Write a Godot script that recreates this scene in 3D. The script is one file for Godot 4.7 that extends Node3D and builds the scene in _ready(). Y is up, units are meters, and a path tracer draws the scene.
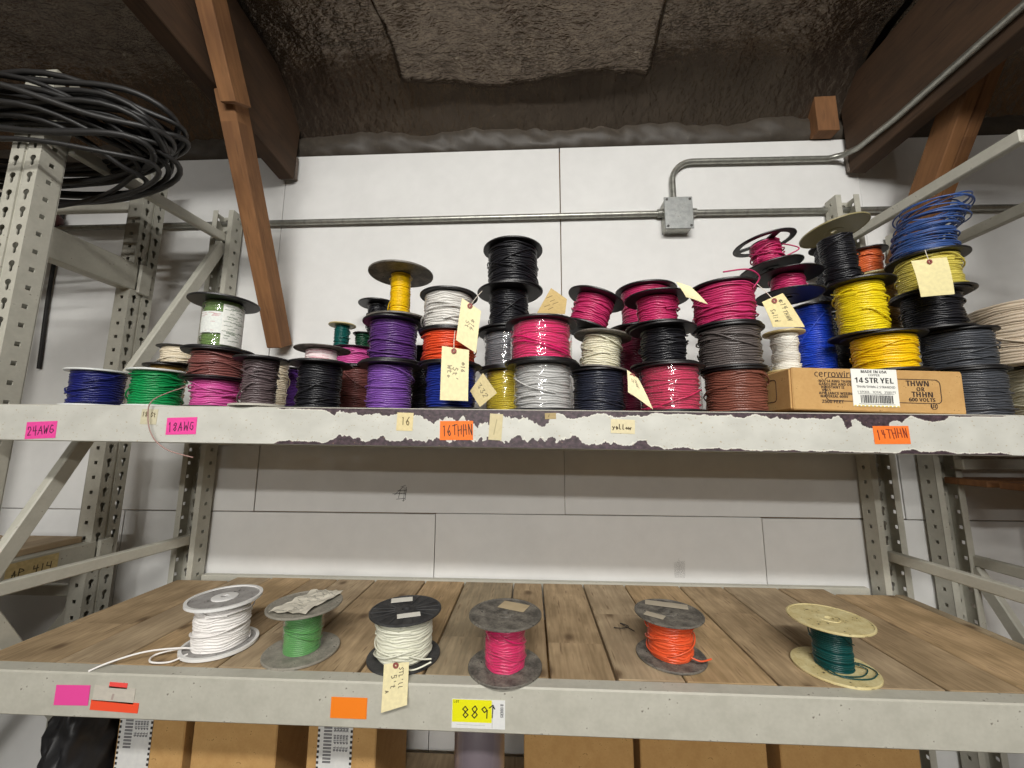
extends Node3D

var mats := {}
var used := {}
var meshes := {}
var rng := RandomNumberGenerator.new()
var fine := FastNoiseLite.new()
var broad := FastNoiseLite.new()

# ---------------------------------------------------------------- scene nodes
func numbered(called: String) -> String:
	if not used.has(called):
		used[called] = 0
		return called
	used[called] += 1
	return "%s_%03d" % [called, used[called]]

func tag(o: Node, label: String, category: String, group := "") -> Node:
	o.set_meta("label", label)
	o.set_meta("category", category)
	if group:
		o.set_meta("group", group)
	return o

func thing(called: String, label: String, category: String, at := Vector3.ZERO, group := "") -> Node3D:
	var o := Node3D.new()
	o.name = numbered(called)
	add_child(o)
	o.position = at
	tag(o, label, category, group)
	return o

func part(called: String, mesh: Mesh, material: Material, parent: Node, at := Vector3.ZERO) -> MeshInstance3D:
	var o := MeshInstance3D.new()
	o.name = numbered(called) if parent == self else called
	o.mesh = mesh
	if material:
		o.material_override = material
	parent.add_child(o, true)
	o.position = at
	return o

func structure(called: String, parent_mesh: Mesh, material: Material, at := Vector3.ZERO) -> MeshInstance3D:
	var o := part(called, parent_mesh, material, self, at)
	o.set_meta("kind", "structure")
	return o

# ---------------------------------------------------------------- materials
func mat(col: Color, rough := 0.7, metal := 0.0) -> StandardMaterial3D:
	var key := "%s_%.2f_%.2f" % [col.to_html(), rough, metal]
	if not mats.has(key):
		var m := StandardMaterial3D.new()
		m.albedo_color = col
		m.roughness = rough
		m.metallic = metal
		mats[key] = m
	return mats[key]

func hex(s: String) -> Color:
	return Color.html(s)

# speckled / stained surface colour: noise picks between three colours of the same matter
func grain_tex(a: Color, b: Color, c: Color, freq: float, sd: int, size := 256, stretch := 1.0, spots := 0.0) -> ImageTexture:
	var n := FastNoiseLite.new()
	n.seed = sd
	n.frequency = freq
	n.fractal_octaves = 5
	var n2 := FastNoiseLite.new()
	n2.seed = sd + 7
	n2.frequency = freq * 5.0
	n2.fractal_octaves = 3
	var img := Image.create(size, size, false, Image.FORMAT_RGB8)
	for y in size:
		for x in size:
			# blend two lookups so that the picture tiles
			var fx := float(x) / size
			var fy := float(y) / size
			var v := lerpf(n.get_noise_2d(x, y / stretch), n.get_noise_2d(x - size, y / stretch), fx)
			var v2 := lerpf(n.get_noise_2d(x, (y - size) / stretch), n.get_noise_2d(x - size, (y - size) / stretch), fx)
			v = lerpf(v, v2, fy)
			var w := n2.get_noise_2d(x, y / stretch)
			var t := clampf(0.5 + v * 1.1 + w * 0.35, 0.0, 1.0)
			var col := a.lerp(b, t)
			if spots > 0.0 and w + v > 1.0 - spots:
				col = col.lerp(c, clampf((w + v - 1.0 + spots) * 8.0, 0.0, 1.0))
			img.set_pixel(x, y, col)
	img.generate_mipmaps()
	return ImageTexture.create_from_image(img)

func grain_mat(key: String, a: String, b: String, c: String, freq: float, sd: int, rough: float, metal := 0.0, scale := 2.0, spots := 0.0) -> StandardMaterial3D:
	if not mats.has(key):
		var m := StandardMaterial3D.new()
		m.albedo_texture = grain_tex(hex(a), hex(b), hex(c), freq, sd, 256, 1.0, spots)
		m.uv1_triplanar = true
		m.uv1_scale = Vector3.ONE * scale
		m.roughness = rough
		m.metallic = metal
		mats[key] = m
	return mats[key]

# wood with grain running along the second texture axis, growth rings and knots
func wood_mat(key: String, a: String, b: String, c: String, sd: int, rough := 0.8) -> StandardMaterial3D:
	if mats.has(key):
		return mats[key]
	var n := FastNoiseLite.new()
	n.seed = sd
	n.frequency = 0.012
	n.fractal_octaves = 4
	var n2 := FastNoiseLite.new()
	n2.seed = sd + 3
	n2.frequency = 0.09
	n2.fractal_octaves = 3
	var w := 256
	var h := 512
	var img := Image.create(w, h, false, Image.FORMAT_RGB8)
	var r := RandomNumberGenerator.new()
	r.seed = sd
	var knots := []
	for i in 3:
		knots.append(Vector2(r.randf() * w, r.randf() * h))
	for y in h:
		for x in w:
			var warp := 0.0
			var dark := 0.0
			for k in knots:
				var dx: float = x - k.x
				var dy: float = (y - k.y) * 0.35
				var d := sqrt(dx * dx + dy * dy)
				warp += 26.0 * exp(-d * d / 300.0) * signf(dx)
				dark += exp(-d * d / 22.0)
			var ring := 0.5 + 0.5 * sin((x + warp + 40.0 * n.get_noise_2d(x * 0.5, y * 0.12)) * 0.22)
			var fib := n2.get_noise_2d(x * 2.2, y * 0.09)
			var patch := n.get_noise_2d(x * 0.9 + 900.0, y * 0.6)
			var t := clampf(0.42 + 0.28 * (ring - 0.5) + 0.55 * fib + 0.5 * patch, 0.0, 1.0)
			var col := hex(a).lerp(hex(b), t)
			col = col.lerp(hex(c), clampf(dark + maxf(0.0, fib * 2.0 - 0.75), 0.0, 0.8))
			img.set_pixel(x, y, col)
	img.generate_mipmaps()
	var m := StandardMaterial3D.new()
	m.albedo_texture = ImageTexture.create_from_image(img)
	m.roughness = rough
	mats[key] = m
	return m

# ---------------------------------------------------------------- mesh building
class Shape:
	var v := PackedVector3Array()
	var n := PackedVector3Array()
	var uv := PackedVector2Array()
	var idx := PackedInt32Array()

	func tri(a: Vector3, b: Vector3, c: Vector3, nn: Vector3, ua := Vector2.ZERO, ub := Vector2.ZERO, uc := Vector2.ZERO) -> void:
		var s := v.size()
		if (b - a).cross(c - a).dot(nn) > 0.0:
			v.append_array([a, c, b])
			uv.append_array([ua, uc, ub])
		else:
			v.append_array([a, b, c])
			uv.append_array([ua, ub, uc])
		n.append_array([nn, nn, nn])
		idx.append_array([s, s + 1, s + 2])

	func quad(a: Vector3, b: Vector3, c: Vector3, d: Vector3, nn: Vector3, u0 := Vector2(0, 0), u1 := Vector2(1, 0), u2 := Vector2(1, 1), u3 := Vector2(0, 1)) -> void:
		tri(a, b, c, nn, u0, u1, u2)
		tri(a, c, d, nn, u0, u2, u3)

	# rows x cols grid of points with smooth normals
	func grid(p: PackedVector3Array, rows: int, cols: int, flip := false, us := 1.0, vs := 1.0, wrap := false) -> void:
		var s := v.size()
		v.append_array(p)
		for i in rows:
			for j in cols:
				var jm := j - 1
				var jp := j + 1
				if wrap:
					if jm < 0:
						jm = cols - 2
					if jp > cols - 1:
						jp = 1
				var du := p[i * cols + mini(jp, cols - 1)] - p[i * cols + maxi(jm, 0)]
				var dv := p[mini(i + 1, rows - 1) * cols + j] - p[maxi(i - 1, 0) * cols + j]
				var nn := du.cross(dv)
				if nn.length_squared() < 1e-20:
					nn = Vector3.UP
				n.append(-nn.normalized() if flip else nn.normalized())
				uv.append(Vector2(us * j / (cols - 1.0), vs * i / (rows - 1.0)))
		for i in rows - 1:
			for j in cols - 1:
				var a := s + i * cols + j
				if flip:
					idx.append_array([a, a + 1, a + cols, a + 1, a + cols + 1, a + cols])
				else:
					idx.append_array([a, a + cols, a + 1, a + 1, a + cols, a + cols + 1])

	func box(c: Vector3, s: Vector3, bev := 0.0, uvscale := 1.0, uvo := Vector2.ZERO) -> void:
		var h := s * 0.5
		bev = minf(bev, 0.45 * minf(s.x, minf(s.y, s.z)))
		var long := 0
		if s.y > s.x and s.y >= s.z:
			long = 1
		elif s.z > s.x:
			long = 2
		for ax in 3:
			var a1 := (ax + 1) % 3
			var a2 := (ax + 2) % 3
			for sg in [-1.0, 1.0]:
				var nn := Vector3.ZERO
				nn[ax] = sg
				var q := []
				var t := []
				for k in [[-1, -1], [1, -1], [1, 1], [-1, 1]]:
					var p := Vector3.ZERO
					p[ax] = sg * h[ax]
					p[a1] = k[0] * (h[a1] - bev)
					p[a2] = k[1] * (h[a2] - bev)
					q.append(c + p)
					var lv: float = p[long]
					var ov: float = p[a1] if (a2 == long) else p[a2]
					if long == ax:
						lv = p[a1]
						ov = p[a2]
					t.append(Vector2(ov, lv) * uvscale + uvo)
				quad(q[0], q[1], q[2], q[3], nn, t[0], t[1], t[2], t[3])
		if bev <= 0.0:
			return
		for ax in 3:
			var a1 := (ax + 1) % 3
			var a2 := (ax + 2) % 3
			for s1 in [-1.0, 1.0]:
				for s2 in [-1.0, 1.0]:
					var nn := Vector3.ZERO
					nn[a1] = s1
					nn[a2] = s2
					var q := []
					var t := []
					for e in [[-1, 0], [1, 0], [1, 1], [-1, 1]]:
						var p := Vector3.ZERO
						p[ax] = e[0] * (h[ax] - bev)
						p[a1] = s1 * (h[a1] - (bev if e[1] == 1 else 0.0))
						p[a2] = s2 * (h[a2] - (0.0 if e[1] == 1 else bev))
						q.append(c + p)
						t.append(Vector2(p[a1], p[ax]) * uvscale + uvo)
					quad(q[0], q[1], q[2], q[3], nn.normalized(), t[0], t[1], t[2], t[3])
		for sx in [-1.0, 1.0]:
			for sy in [-1.0, 1.0]:
				for sz in [-1.0, 1.0]:
					var sgn := Vector3(sx, sy, sz)
					tri(c + sgn * Vector3(h.x, h.y - bev, h.z - bev), c + sgn * Vector3(h.x - bev, h.y, h.z - bev), c + sgn * Vector3(h.x - bev, h.y - bev, h.z), sgn.normalized())

	# profile of (radius, height) turned about the y axis; corners sharper than 40 degrees stay hard
	func lathe(p: Array, seg: int, closed := true, y := 0.0) -> void:
		var m := p.size()
		var cnt := m if closed else m - 1
		var nr := []
		for i in cnt:
			var d: Vector2 = p[(i + 1) % m] - p[i]
			nr.append(Vector2(d.y, -d.x).normalized())
		for i in cnt:
			var a: Vector2 = p[i]
			var b: Vector2 = p[(i + 1) % m]
			var na: Vector2 = nr[i]
			var nb: Vector2 = nr[i]
			var pi: int = (i - 1 + cnt) % cnt
			var ni: int = (i + 1) % cnt
			if (closed or i > 0) and nr[pi].dot(nr[i]) > 0.76:
				na = (nr[pi] + nr[i]).normalized()
			if (closed or i < cnt - 1) and nr[ni].dot(nr[i]) > 0.76:
				nb = (nr[ni] + nr[i]).normalized()
			var s := v.size()
			for j in seg + 1:
				var an := TAU * j / seg
				var cs := cos(an)
				var sn := sin(an)
				v.append(Vector3(a.x * cs, a.y + y, a.x * sn))
				v.append(Vector3(b.x * cs, b.y + y, b.x * sn))
				n.append(Vector3(na.x * cs, na.y, na.x * sn))
				n.append(Vector3(nb.x * cs, nb.y, nb.x * sn))
				uv.append(Vector2(float(j) / seg, a.y))
				uv.append(Vector2(float(j) / seg, b.y))
			for j in seg:
				var k := s + j * 2
				idx.append_array([k, k + 2, k + 1, k + 1, k + 2, k + 3])

	func tube(pts: Array, rad: float, sides := 6, loop := false) -> void:
		var m := pts.size()
		if m < 2:
			return
		var s := v.size()
		var up := Vector3.ZERO
		var rows := m + (1 if loop else 0)
		for i in rows:
			var p: Vector3 = pts[i % m]
			var t: Vector3
			if loop:
				t = pts[(i + 1) % m] - pts[(i - 1 + m) % m]
			else:
				t = pts[mini(i + 1, m - 1)] - pts[maxi(i - 1, 0)]
			t = t.normalized()
			if up == Vector3.ZERO:
				up = Vector3.UP if absf(t.y) < 0.9 else Vector3.RIGHT
			up = (up - t * up.dot(t)).normalized()
			var sd := t.cross(up)
			for j in sides + 1:
				var an := TAU * j / sides
				var nn := up * cos(an) + sd * sin(an)
				v.append(p + nn * rad)
				n.append(nn)
				uv.append(Vector2(float(j) / sides, float(i)))
		var c := sides + 1
		for i in rows - 1:
			for j in sides:
				var a := s + i * c + j
				idx.append_array([a, a + c, a + 1, a + 1, a + c, a + c + 1])
		if not loop:
			for e in [0, rows - 1]:
				var t: Vector3 = (pts[0] - pts[1]).normalized() if e == 0 else (pts[m - 1] - pts[m - 2]).normalized()
				for j in sides - 2:
					tri(v[s + e * c], v[s + e * c + j + 1], v[s + e * c + j + 2], t)

	# bar of width w (sideways) and height h between two points
	func bar(p: Vector3, q: Vector3, w: float, h: float, side := Vector3.RIGHT, uvo := Vector2.ZERO, bev := 0.003) -> void:
		var t := (q - p).normalized()
		var sd := (side - t * side.dot(t)).normalized()
		var up := t.cross(sd).normalized()
		var l := p.distance_to(q)
		var b := Shape.new()
		b.box(Vector3.ZERO, Vector3(w, h, l), bev, 1.0, uvo)
		merge(b, Transform3D(Basis(sd, up, -t), (p + q) * 0.5))

	func merge(b: Shape, x: Transform3D) -> void:
		var s := v.size()
		var det := x.basis.determinant()
		for i in b.v.size():
			v.append(x * b.v[i])
			n.append((x.basis * b.n[i]).normalized())
			uv.append(b.uv[i])
		for i in range(0, b.idx.size(), 3):
			if det > 0:
				idx.append_array([s + b.idx[i], s + b.idx[i + 1], s + b.idx[i + 2]])
			else:
				idx.append_array([s + b.idx[i], s + b.idx[i + 2], s + b.idx[i + 1]])

	# flat outline extruded from z = 0 back to z = -t
	func prism(poly: PackedVector2Array, t: float, sx := 1.0, sy := 1.0) -> void:
		var ix := Geometry2D.triangulate_polygon(poly)
		for i in range(0, ix.size(), 3):
			var a := poly[ix[i]]
			var b := poly[ix[i + 1]]
			var c := poly[ix[i + 2]]
			tri(Vector3(a.x, a.y, 0), Vector3(b.x, b.y, 0), Vector3(c.x, c.y, 0), Vector3.BACK, Vector2(a.x * sx, a.y * sy), Vector2(b.x * sx, b.y * sy), Vector2(c.x * sx, c.y * sy))
			tri(Vector3(a.x, a.y, -t), Vector3(b.x, b.y, -t), Vector3(c.x, c.y, -t), Vector3.FORWARD)
		var ccw := not Geometry2D.is_polygon_clockwise(poly)
		for i in poly.size():
			var a := poly[i]
			var b := poly[(i + 1) % poly.size()]
			var d := (b - a).normalized()
			var nn := Vector3(d.y, -d.x, 0) * (1.0 if ccw else -1.0)
			quad(Vector3(a.x, a.y, 0), Vector3(b.x, b.y, 0), Vector3(b.x, b.y, -t), Vector3(a.x, a.y, -t), nn)

	func mesh(into: ArrayMesh = null) -> ArrayMesh:
		var arr := []
		arr.resize(Mesh.ARRAY_MAX)
		arr[Mesh.ARRAY_VERTEX] = v
		arr[Mesh.ARRAY_NORMAL] = n
		arr[Mesh.ARRAY_TEX_UV] = uv
		arr[Mesh.ARRAY_INDEX] = idx
		var m := into if into else ArrayMesh.new()
		m.add_surface_from_arrays(Mesh.PRIMITIVE_TRIANGLES, arr)
		return m

func box_mesh(size: Vector3, bev := 0.002, uvo := Vector2.ZERO, uvscale := 1.0) -> ArrayMesh:
	var s := Shape.new()
	s.box(Vector3.ZERO, size, bev, uvscale, uvo)
	return s.mesh()

func bar_part(called: String, p: Vector3, q: Vector3, w: float, h: float, m: Material, parent: Node, side := Vector3.RIGHT) -> MeshInstance3D:
	var s := Shape.new()
	s.bar(p, q, w, h, side, Vector2(rng.randf(), rng.randf()))
	return part(called, s.mesh(), m, parent)

func tube_part(called: String, pts: Array, rad: float, m: Material, parent: Node, sides := 6, loop := false) -> MeshInstance3D:
	var s := Shape.new()
	s.tube(pts, rad, sides, loop)
	return part(called, s.mesh(), m, parent)

func smooth(pts: Array, steps := 6) -> Array:
	var out := []
	for i in pts.size() - 1:
		var p0: Vector3 = pts[maxi(i - 1, 0)]
		var p1: Vector3 = pts[i]
		var p2: Vector3 = pts[i + 1]
		var p3: Vector3 = pts[mini(i + 2, pts.size() - 1)]
		for k in steps:
			out.append(p1.cubic_interpolate(p2, p0, p3, float(k) / steps))
	out.append(pts[pts.size() - 1])
	return out

# ---------------------------------------------------------------- handwriting and print (ink on paper)
const GLYPH := {
	"0": ["3,0 1,2 1,6 3,8 5,6 5,2 3,0"], "1": ["2,1 3,0 3,8"], "2": ["1,2 2,0 4,0 5,2 1,8 5,8"], "3": ["1,0 5,0 3,3 5,5 4,8 1,7"],
	"4": ["1,0 1,4 5,4", "4,0 4,8"], "5": ["5,0 1,0 1,3 4,3 5,6 3,8 1,7"], "6": ["4,0 1,5 2,8 4,8 5,6 3,4 1,6"], "7": ["1,0 5,0 2,8", "2,4 4,4"],
	"8": ["3,4 1,2 3,0 5,2 3,4 1,6 3,8 5,6 3,4"], "9": ["5,2 3,0 1,2 3,4 5,2 5,8"], "A": ["0,8 3,0 5,8", "1,5 5,5"], "W": ["0,0 1,8 3,3 4,8 6,0"],
	"G": ["5,1 3,0 1,3 1,6 3,8 5,6 5,4 3,4"], "T": ["0,0 6,0", "3,0 3,8"], "H": ["1,0 1,8", "5,0 5,8", "1,4 5,4"], "N": ["1,8 1,0 5,8 5,0"],
	"P": ["1,8 1,0 4,0 5,2 4,4 1,4"], "S": ["5,1 3,0 1,2 5,6 3,8 1,7"], "L": ["1,0 1,8 5,8"], "O": ["3,0 1,2 1,6 3,8 5,6 5,2 3,0"], "B": ["1,8 1,0 4,0 5,2 4,4 1,4 4,4 5,6 4,8 1,8"],
	"t": ["2,1 2,7 4,8", "0,3 4,3"], "r": ["1,3 1,8", "1,5 3,3 5,3"], "o": ["3,4 1,6 3,8 5,6 3,4"], "l": ["2,0 2,7 4,8"], "i": ["2,4 2,8", "2,2 2,2.5"], "d": ["5,0 5,8", "5,5 3,4 1,6 3,8 5,7"],
	"w": ["0,4 1,8 3,5 4,8 6,4"], "e": ["1,6 5,6 4,4 2,4 1,6 2,8 5,7"], "y": ["1,4 3,7", "5,4 2,10"], "#": ["2,1 1,7", "4,1 3,7", "0,3 6,3", "0,5 6,5"], "'": ["3,0 3,2"], "a": ["4,4 2,4 1,6 2,8 4,7 5,4 5,8"],
	"U": ["1,0 1,6 3,8 5,6 5,0"], "k": ["1,0 1,8", "5,3 1,6 5,8"], "R": ["1,8 1,0 4,0 5,2 4,4 1,4 5,8"], "E": ["5,0 1,0 1,8 5,8", "1,4 4,4"], "V": ["1,0 3,8 5,0"], "I": ["3,0 3,8"], "Y": ["1,0 3,4 5,0", "3,4 3,8"], "F": ["5,0 1,0 1,8", "1,4 4,4"], "C": ["5,1 3,0 1,3 1,6 3,8 5,7"], "D": ["1,0 1,8 3,8 5,5 5,3 3,0 1,0"],
	"^": ["0,4 3,0 6,3", "4,1 4,9"],
}

func stroke(img: Image, p: Vector2, q: Vector2, w: float, col: Color) -> void:
	var x0 := int(maxf(minf(p.x, q.x) - w - 1, 0))
	var x1 := int(minf(maxf(p.x, q.x) + w + 1, img.get_width() - 1))
	var y0 := int(maxf(minf(p.y, q.y) - w - 1, 0))
	var y1 := int(minf(maxf(p.y, q.y) + w + 1, img.get_height() - 1))
	for y in range(y0, y1 + 1):
		for x in range(x0, x1 + 1):
			var c := Vector2(x, y)
			var e := Geometry2D.get_closest_point_to_segment(c, p, q)
			var k := clampf(w * 0.5 + 0.5 - c.distance_to(e), 0.0, 1.0)
			if k > 0.0:
				img.set_pixel(x, y, img.get_pixel(x, y).lerp(col, k))

# text from pos, size = pixel height of a capital, ang = direction of the line, loose = wobble of the hand
func write(img: Image, text: String, pos: Vector2, size: float, ang: float, w: float, col: Color, loose := 0.06, pitch := 0.95) -> void:
	var k := size / 8.0
	var ex := Vector2(cos(ang), sin(ang))
	var ey := Vector2(-sin(ang), cos(ang))
	var at := pos
	for ch in text:
		if GLYPH.has(ch):
			for line in GLYPH[ch]:
				var last := Vector2.INF
				for pr in line.split(" "):
					var xy: PackedStringArray = pr.split(",")
					var g := Vector2(float(xy[0]), float(xy[1])) + Vector2(rng.randfn(), rng.randfn()) * loose * 8.0
					var p := at + (ex * g.x * minf(1.0, pitch / 0.92) + ey * g.y) * k
					if last != Vector2.INF:
						stroke(img, last, p, w, col)
					last = p
		at += ex * size * pitch

func paper(w: int, h: int, col: String, sd: int, amount := 0.05) -> Image:
	var img := Image.create(w, h, false, Image.FORMAT_RGB8)
	var n := FastNoiseLite.new()
	n.seed = sd
	n.frequency = 0.04
	var c := hex(col)
	for y in h:
		for x in w:
			var t := n.get_noise_2d(x, y) * amount
			img.set_pixel(x, y, Color(c.r + t, c.g + t, c.b + t * 0.8))
	return img

func print_mat(img: Image, rough := 0.75) -> StandardMaterial3D:
	var m := StandardMaterial3D.new()
	img.generate_mipmaps()
	m.albedo_texture = ImageTexture.create_from_image(img)
	m.roughness = rough
	return m

# thin card through four corners (top left, top right, bottom right, bottom left) bowed by bend; own thickness
func card_shape(c: Array, bend: float, thick := 0.0006, steps := 8) -> Shape:
	var s := Shape.new()
	var nn: Vector3 = ((c[1] - c[0]).cross(c[0] - c[3])).normalized()
	if nn.z < 0:
		nn = -nn
	for side in 2:
		var p := PackedVector3Array()
		for i in steps + 1:
			var fv := float(i) / steps
			for j in steps + 1:
				var fu := float(j) / steps
				var q: Vector3 = c[0].lerp(c[1], fu).lerp(c[3].lerp(c[2], fu), fv)
				q += nn * (bend * 4.0 * fv * (1.0 - fv) + 0.3 * bend * sin(fu * 5.0))
				p.append(q - nn * thick * side)
		s.grid(p, steps + 1, steps + 1, side == 0)
	return s

# ---------------------------------------------------------------- wire spools
const WIRE := {
	"navy": "1c2268", "green": "0d8a4a", "bronze": "9a7a3c", "cream": "e4d9c2", "orchid": "c9559a", "rbrown": "7d4c48", "olive": "70904a", "taupe": "5d5153",
	"violet": "6a3f98", "black": "1d1d22", "redwhite": "e3d4d4", "teal": "125a55", "dgreen": "1c4a34", "purple": "5b3578", "purple2": "7a4fa0", "yellow": "ecc40f",
	"blue": "1d2f86", "orange": "d84f2a", "white": "d6d4cf", "yellow2": "d8c22a", "grey": "77777b", "silver": "bdbdbb", "hotpink": "d81f6c", "bblack": "2a2d3a",
	"ivory": "dedac2", "pink": "bd3468", "rosered": "c22e58", "maroon": "6b1f38", "brown": "7c4b3e", "gbrown": "5d5654", "white2": "e8e5dc", "royal": "2148c4",
	"lemon": "e8d21c", "rust": "d9703f", "charcoal": "474a50", "palyel": "cfc15c", "beige": "d6c7b2", "white3": "ece9e6", "lgreen": "5a9a54", "offwhite": "dcdccb",
	"hotpink2": "cf1f62", "orange2": "dc5a33", "dteal": "0d4442",
}
const FLANGE := {"black": "1a191b", "white": "d3d6d4", "tan": "bfae7c", "tanold": "938a63", "dusty": "45423e", "grey": "77746b", "yellowed": "dacfa0", "ribbed": "262628", "clear": "a9a7a5", "spoked": "18171a", "mixed": "1a191b", "pale": "b9b5aa"}

func wire_mat(col: String) -> StandardMaterial3D:
	if not mats.has("wire_" + col):
		var m := StandardMaterial3D.new()
		m.albedo_color = hex(WIRE[col])
		m.roughness = 0.36
		mats["wire_" + col] = m
	return mats["wire_" + col]

func flange_mat(kind: String) -> StandardMaterial3D:
	var key := "flange_" + kind
	if not mats.has(key):
		var c := hex(FLANGE[kind])
		if kind in ["dusty", "grey", "yellowed", "ribbed", "clear"]:
			var dust := {"dusty": "8a857b", "grey": "a09b8f", "yellowed": "c3b27c", "ribbed": "4a4a4a", "clear": "8d8a88"}
			var m := StandardMaterial3D.new()
			m.albedo_texture = grain_tex(c, hex(dust[kind]), hex("2c2a28"), 0.02, kind.hash() % 1000, 256, 1.0, 0.35)
			m.uv1_triplanar = true
			m.uv1_scale = Vector3.ONE * 5.0
			m.roughness = 0.55
			mats[key] = m
		else:
			mats[key] = mat(c, 0.42)
	return mats[key]

# winding: one ridge for every turn of wire, turns wander and sink a little
func winding(r: float, y0: float, y1: float, rc: float, d: float, sd: int, wave := 1.0) -> ArrayMesh:
	var cols := 45
	var n := maxi(4, int((y1 - y0) / d))
	var step := (y1 - y0) / n
	var p := PackedVector3Array()
	var rr := RandomNumberGenerator.new()
	rr.seed = sd
	var prof := []
	prof.append([rc, y0, 0])
	for i in n:
		var sink := rr.randf() * 0.0018 + (0.0028 if rr.randf() < 0.18 else 0.0)
		var yc := y0 + (i + 0.5) * step
		for k in [-1.0, -0.55, 0.0, 0.55, 0.95]:
			var a: float = k * 1.35
			prof.append([r - sink - step * 0.5 * (1.0 - cos(a)) * 1.7, yc + sin(a) * step * 0.5, i + 1])
	prof.append([rc, y1, n + 1])
	for q in prof:
		for j in cols:
			var an := TAU * (j % (cols - 1)) / (cols - 1.0)
			var e := 0.0
			var ry: float = q[1]
			var rad: float = q[0]
			if q[2] > 0 and q[2] <= n:
				var edge := minf(1.0, minf(ry - y0, y1 - ry) / 0.006)
				e = fine.get_noise_3d(cos(an) * 34.0 + sd * 3.1, ry * 900.0, sin(an) * 34.0) * step * wave * clampf(edge, 0.0, 1.0)
				rad += broad.get_noise_3d(cos(an) * 16.0 + sd * 7.7, q[2] * 9.0, sin(an) * 16.0) * 0.0032 * minf(1.0, wave) - 0.0014
				ry += e
			p.append(Vector3(cos(an) * rad, clampf(ry, y0, y1), sin(an) * rad))
	var s := Shape.new()
	s.grid(p, prof.size(), cols, true, 1.0, 1.0, true)
	return s.mesh()

func strand(r: float, a0: float, a1: float, y0: float, y1: float, rad: float, bulge: float) -> ArrayMesh:
	var pts := []
	var m := int(maxf(8.0, absf(a1 - a0) * 9.0))
	for i in m + 1:
		var t := float(i) / m
		var a := lerpf(a0, a1, t)
		var y := lerpf(y0, y1, smoothstep(0.0, 1.0, t)) + 0.0012 * sin(t * 11.0)
		var rr := r + bulge * sin(PI * t)
		pts.append(Vector3(cos(a) * rr, y, sin(a) * rr))
	var s := Shape.new()
	s.tube(pts, rad, 6)
	return s.mesh()

func flange(r: float, t: float, hole: float, kind: String, face_up: bool) -> ArrayMesh:
	var s := Shape.new()
	if kind in ["spoked"]:
		s.lathe([Vector2(r * 0.80, 0), Vector2(r - 0.001, 0), Vector2(r, 0.001), Vector2(r, t - 0.001), Vector2(r - 0.001, t), Vector2(r * 0.80, t)], 48)
		s.lathe([Vector2(hole, 0), Vector2(r * 0.42, 0), Vector2(r * 0.42, t), Vector2(hole, t)], 32)
		for k in 3:
			var a := TAU * k / 3.0 + 0.5
			var b := Shape.new()
			b.box(Vector3(r * 0.61, t * 0.5, 0), Vector3(r * 0.44, t * 0.9, r * 0.26), 0.0005)
			s.merge(b, Transform3D(Basis(Vector3.UP, a), Vector3.ZERO))
		return s.mesh()
	var hub := maxf(hole + 0.010, r * 0.26)
	var sk := 0.0012
	# the outer face is slightly dished with a raised rim and a raised hub
	s.lathe([Vector2(hole, 0), Vector2(r - 0.0012, 0), Vector2(r, 0.0012), Vector2(r, t - 0.0008), Vector2(r - 0.001, t), Vector2(r - 0.004, t), Vector2(r - 0.005, t - sk),
		Vector2(hub + 0.001, t - sk), Vector2(hub, t), Vector2(hole, t)], 56)
	if kind == "ribbed":
		for k in 18:
			var b := Shape.new()
			b.box(Vector3((hub + r) * 0.5, t - sk * 0.5, 0), Vector3(r - hub - 0.004, sk * 1.6, 0.0022), 0.0004)
			s.merge(b, Transform3D(Basis(Vector3.UP, TAU * k / 18.0), Vector3.ZERO))
	if not face_up:
		var o := Shape.new()
		o.merge(s, Transform3D(Basis(Vector3.RIGHT, PI), Vector3(0, t, 0)))
		return o.mesh()
	return s.mesh()

func film(r: float, y0: float, y1: float, sd: int) -> ArrayMesh:
	var p := PackedVector3Array()
	var cols := 61
	var rows := 22
	for i in rows:
		for j in cols:
			var an := TAU * (j % (cols - 1)) / (cols - 1.0)
			var y := lerpf(y0, y1, i / (rows - 1.0))
			var rad := r + 0.0016 + 0.0011 * fine.get_noise_3d(cos(an) * 130.0 + sd * 5.0, y * 1500.0, sin(an) * 130.0) + 0.0008 * fine.get_noise_3d(an * 40.0, y * 4200.0, sd)
			p.append(Vector3(cos(an) * rad, y, sin(an) * rad))
	var s := Shape.new()
	s.grid(p, rows, cols, true, 1.0, 1.0, true)
	return s.mesh()

# bent paper stuck round a winding between two angles
func wrap_label(r: float, a0: float, a1: float, y0: float, y1: float) -> ArrayMesh:
	var s := Shape.new()
	for side in 2:
		var p := PackedVector3Array()
		for i in 5:
			for j in 17:
				var a := lerpf(a0, a1, j / 16.0)
				var rr := r + 0.0024 - 0.0005 * side
				p.append(Vector3(cos(a) * rr, lerpf(y1, y0, i / 4.0), sin(a) * rr))
		s.grid(p, 5, 17, side == 0)
	return s.mesh()

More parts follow.
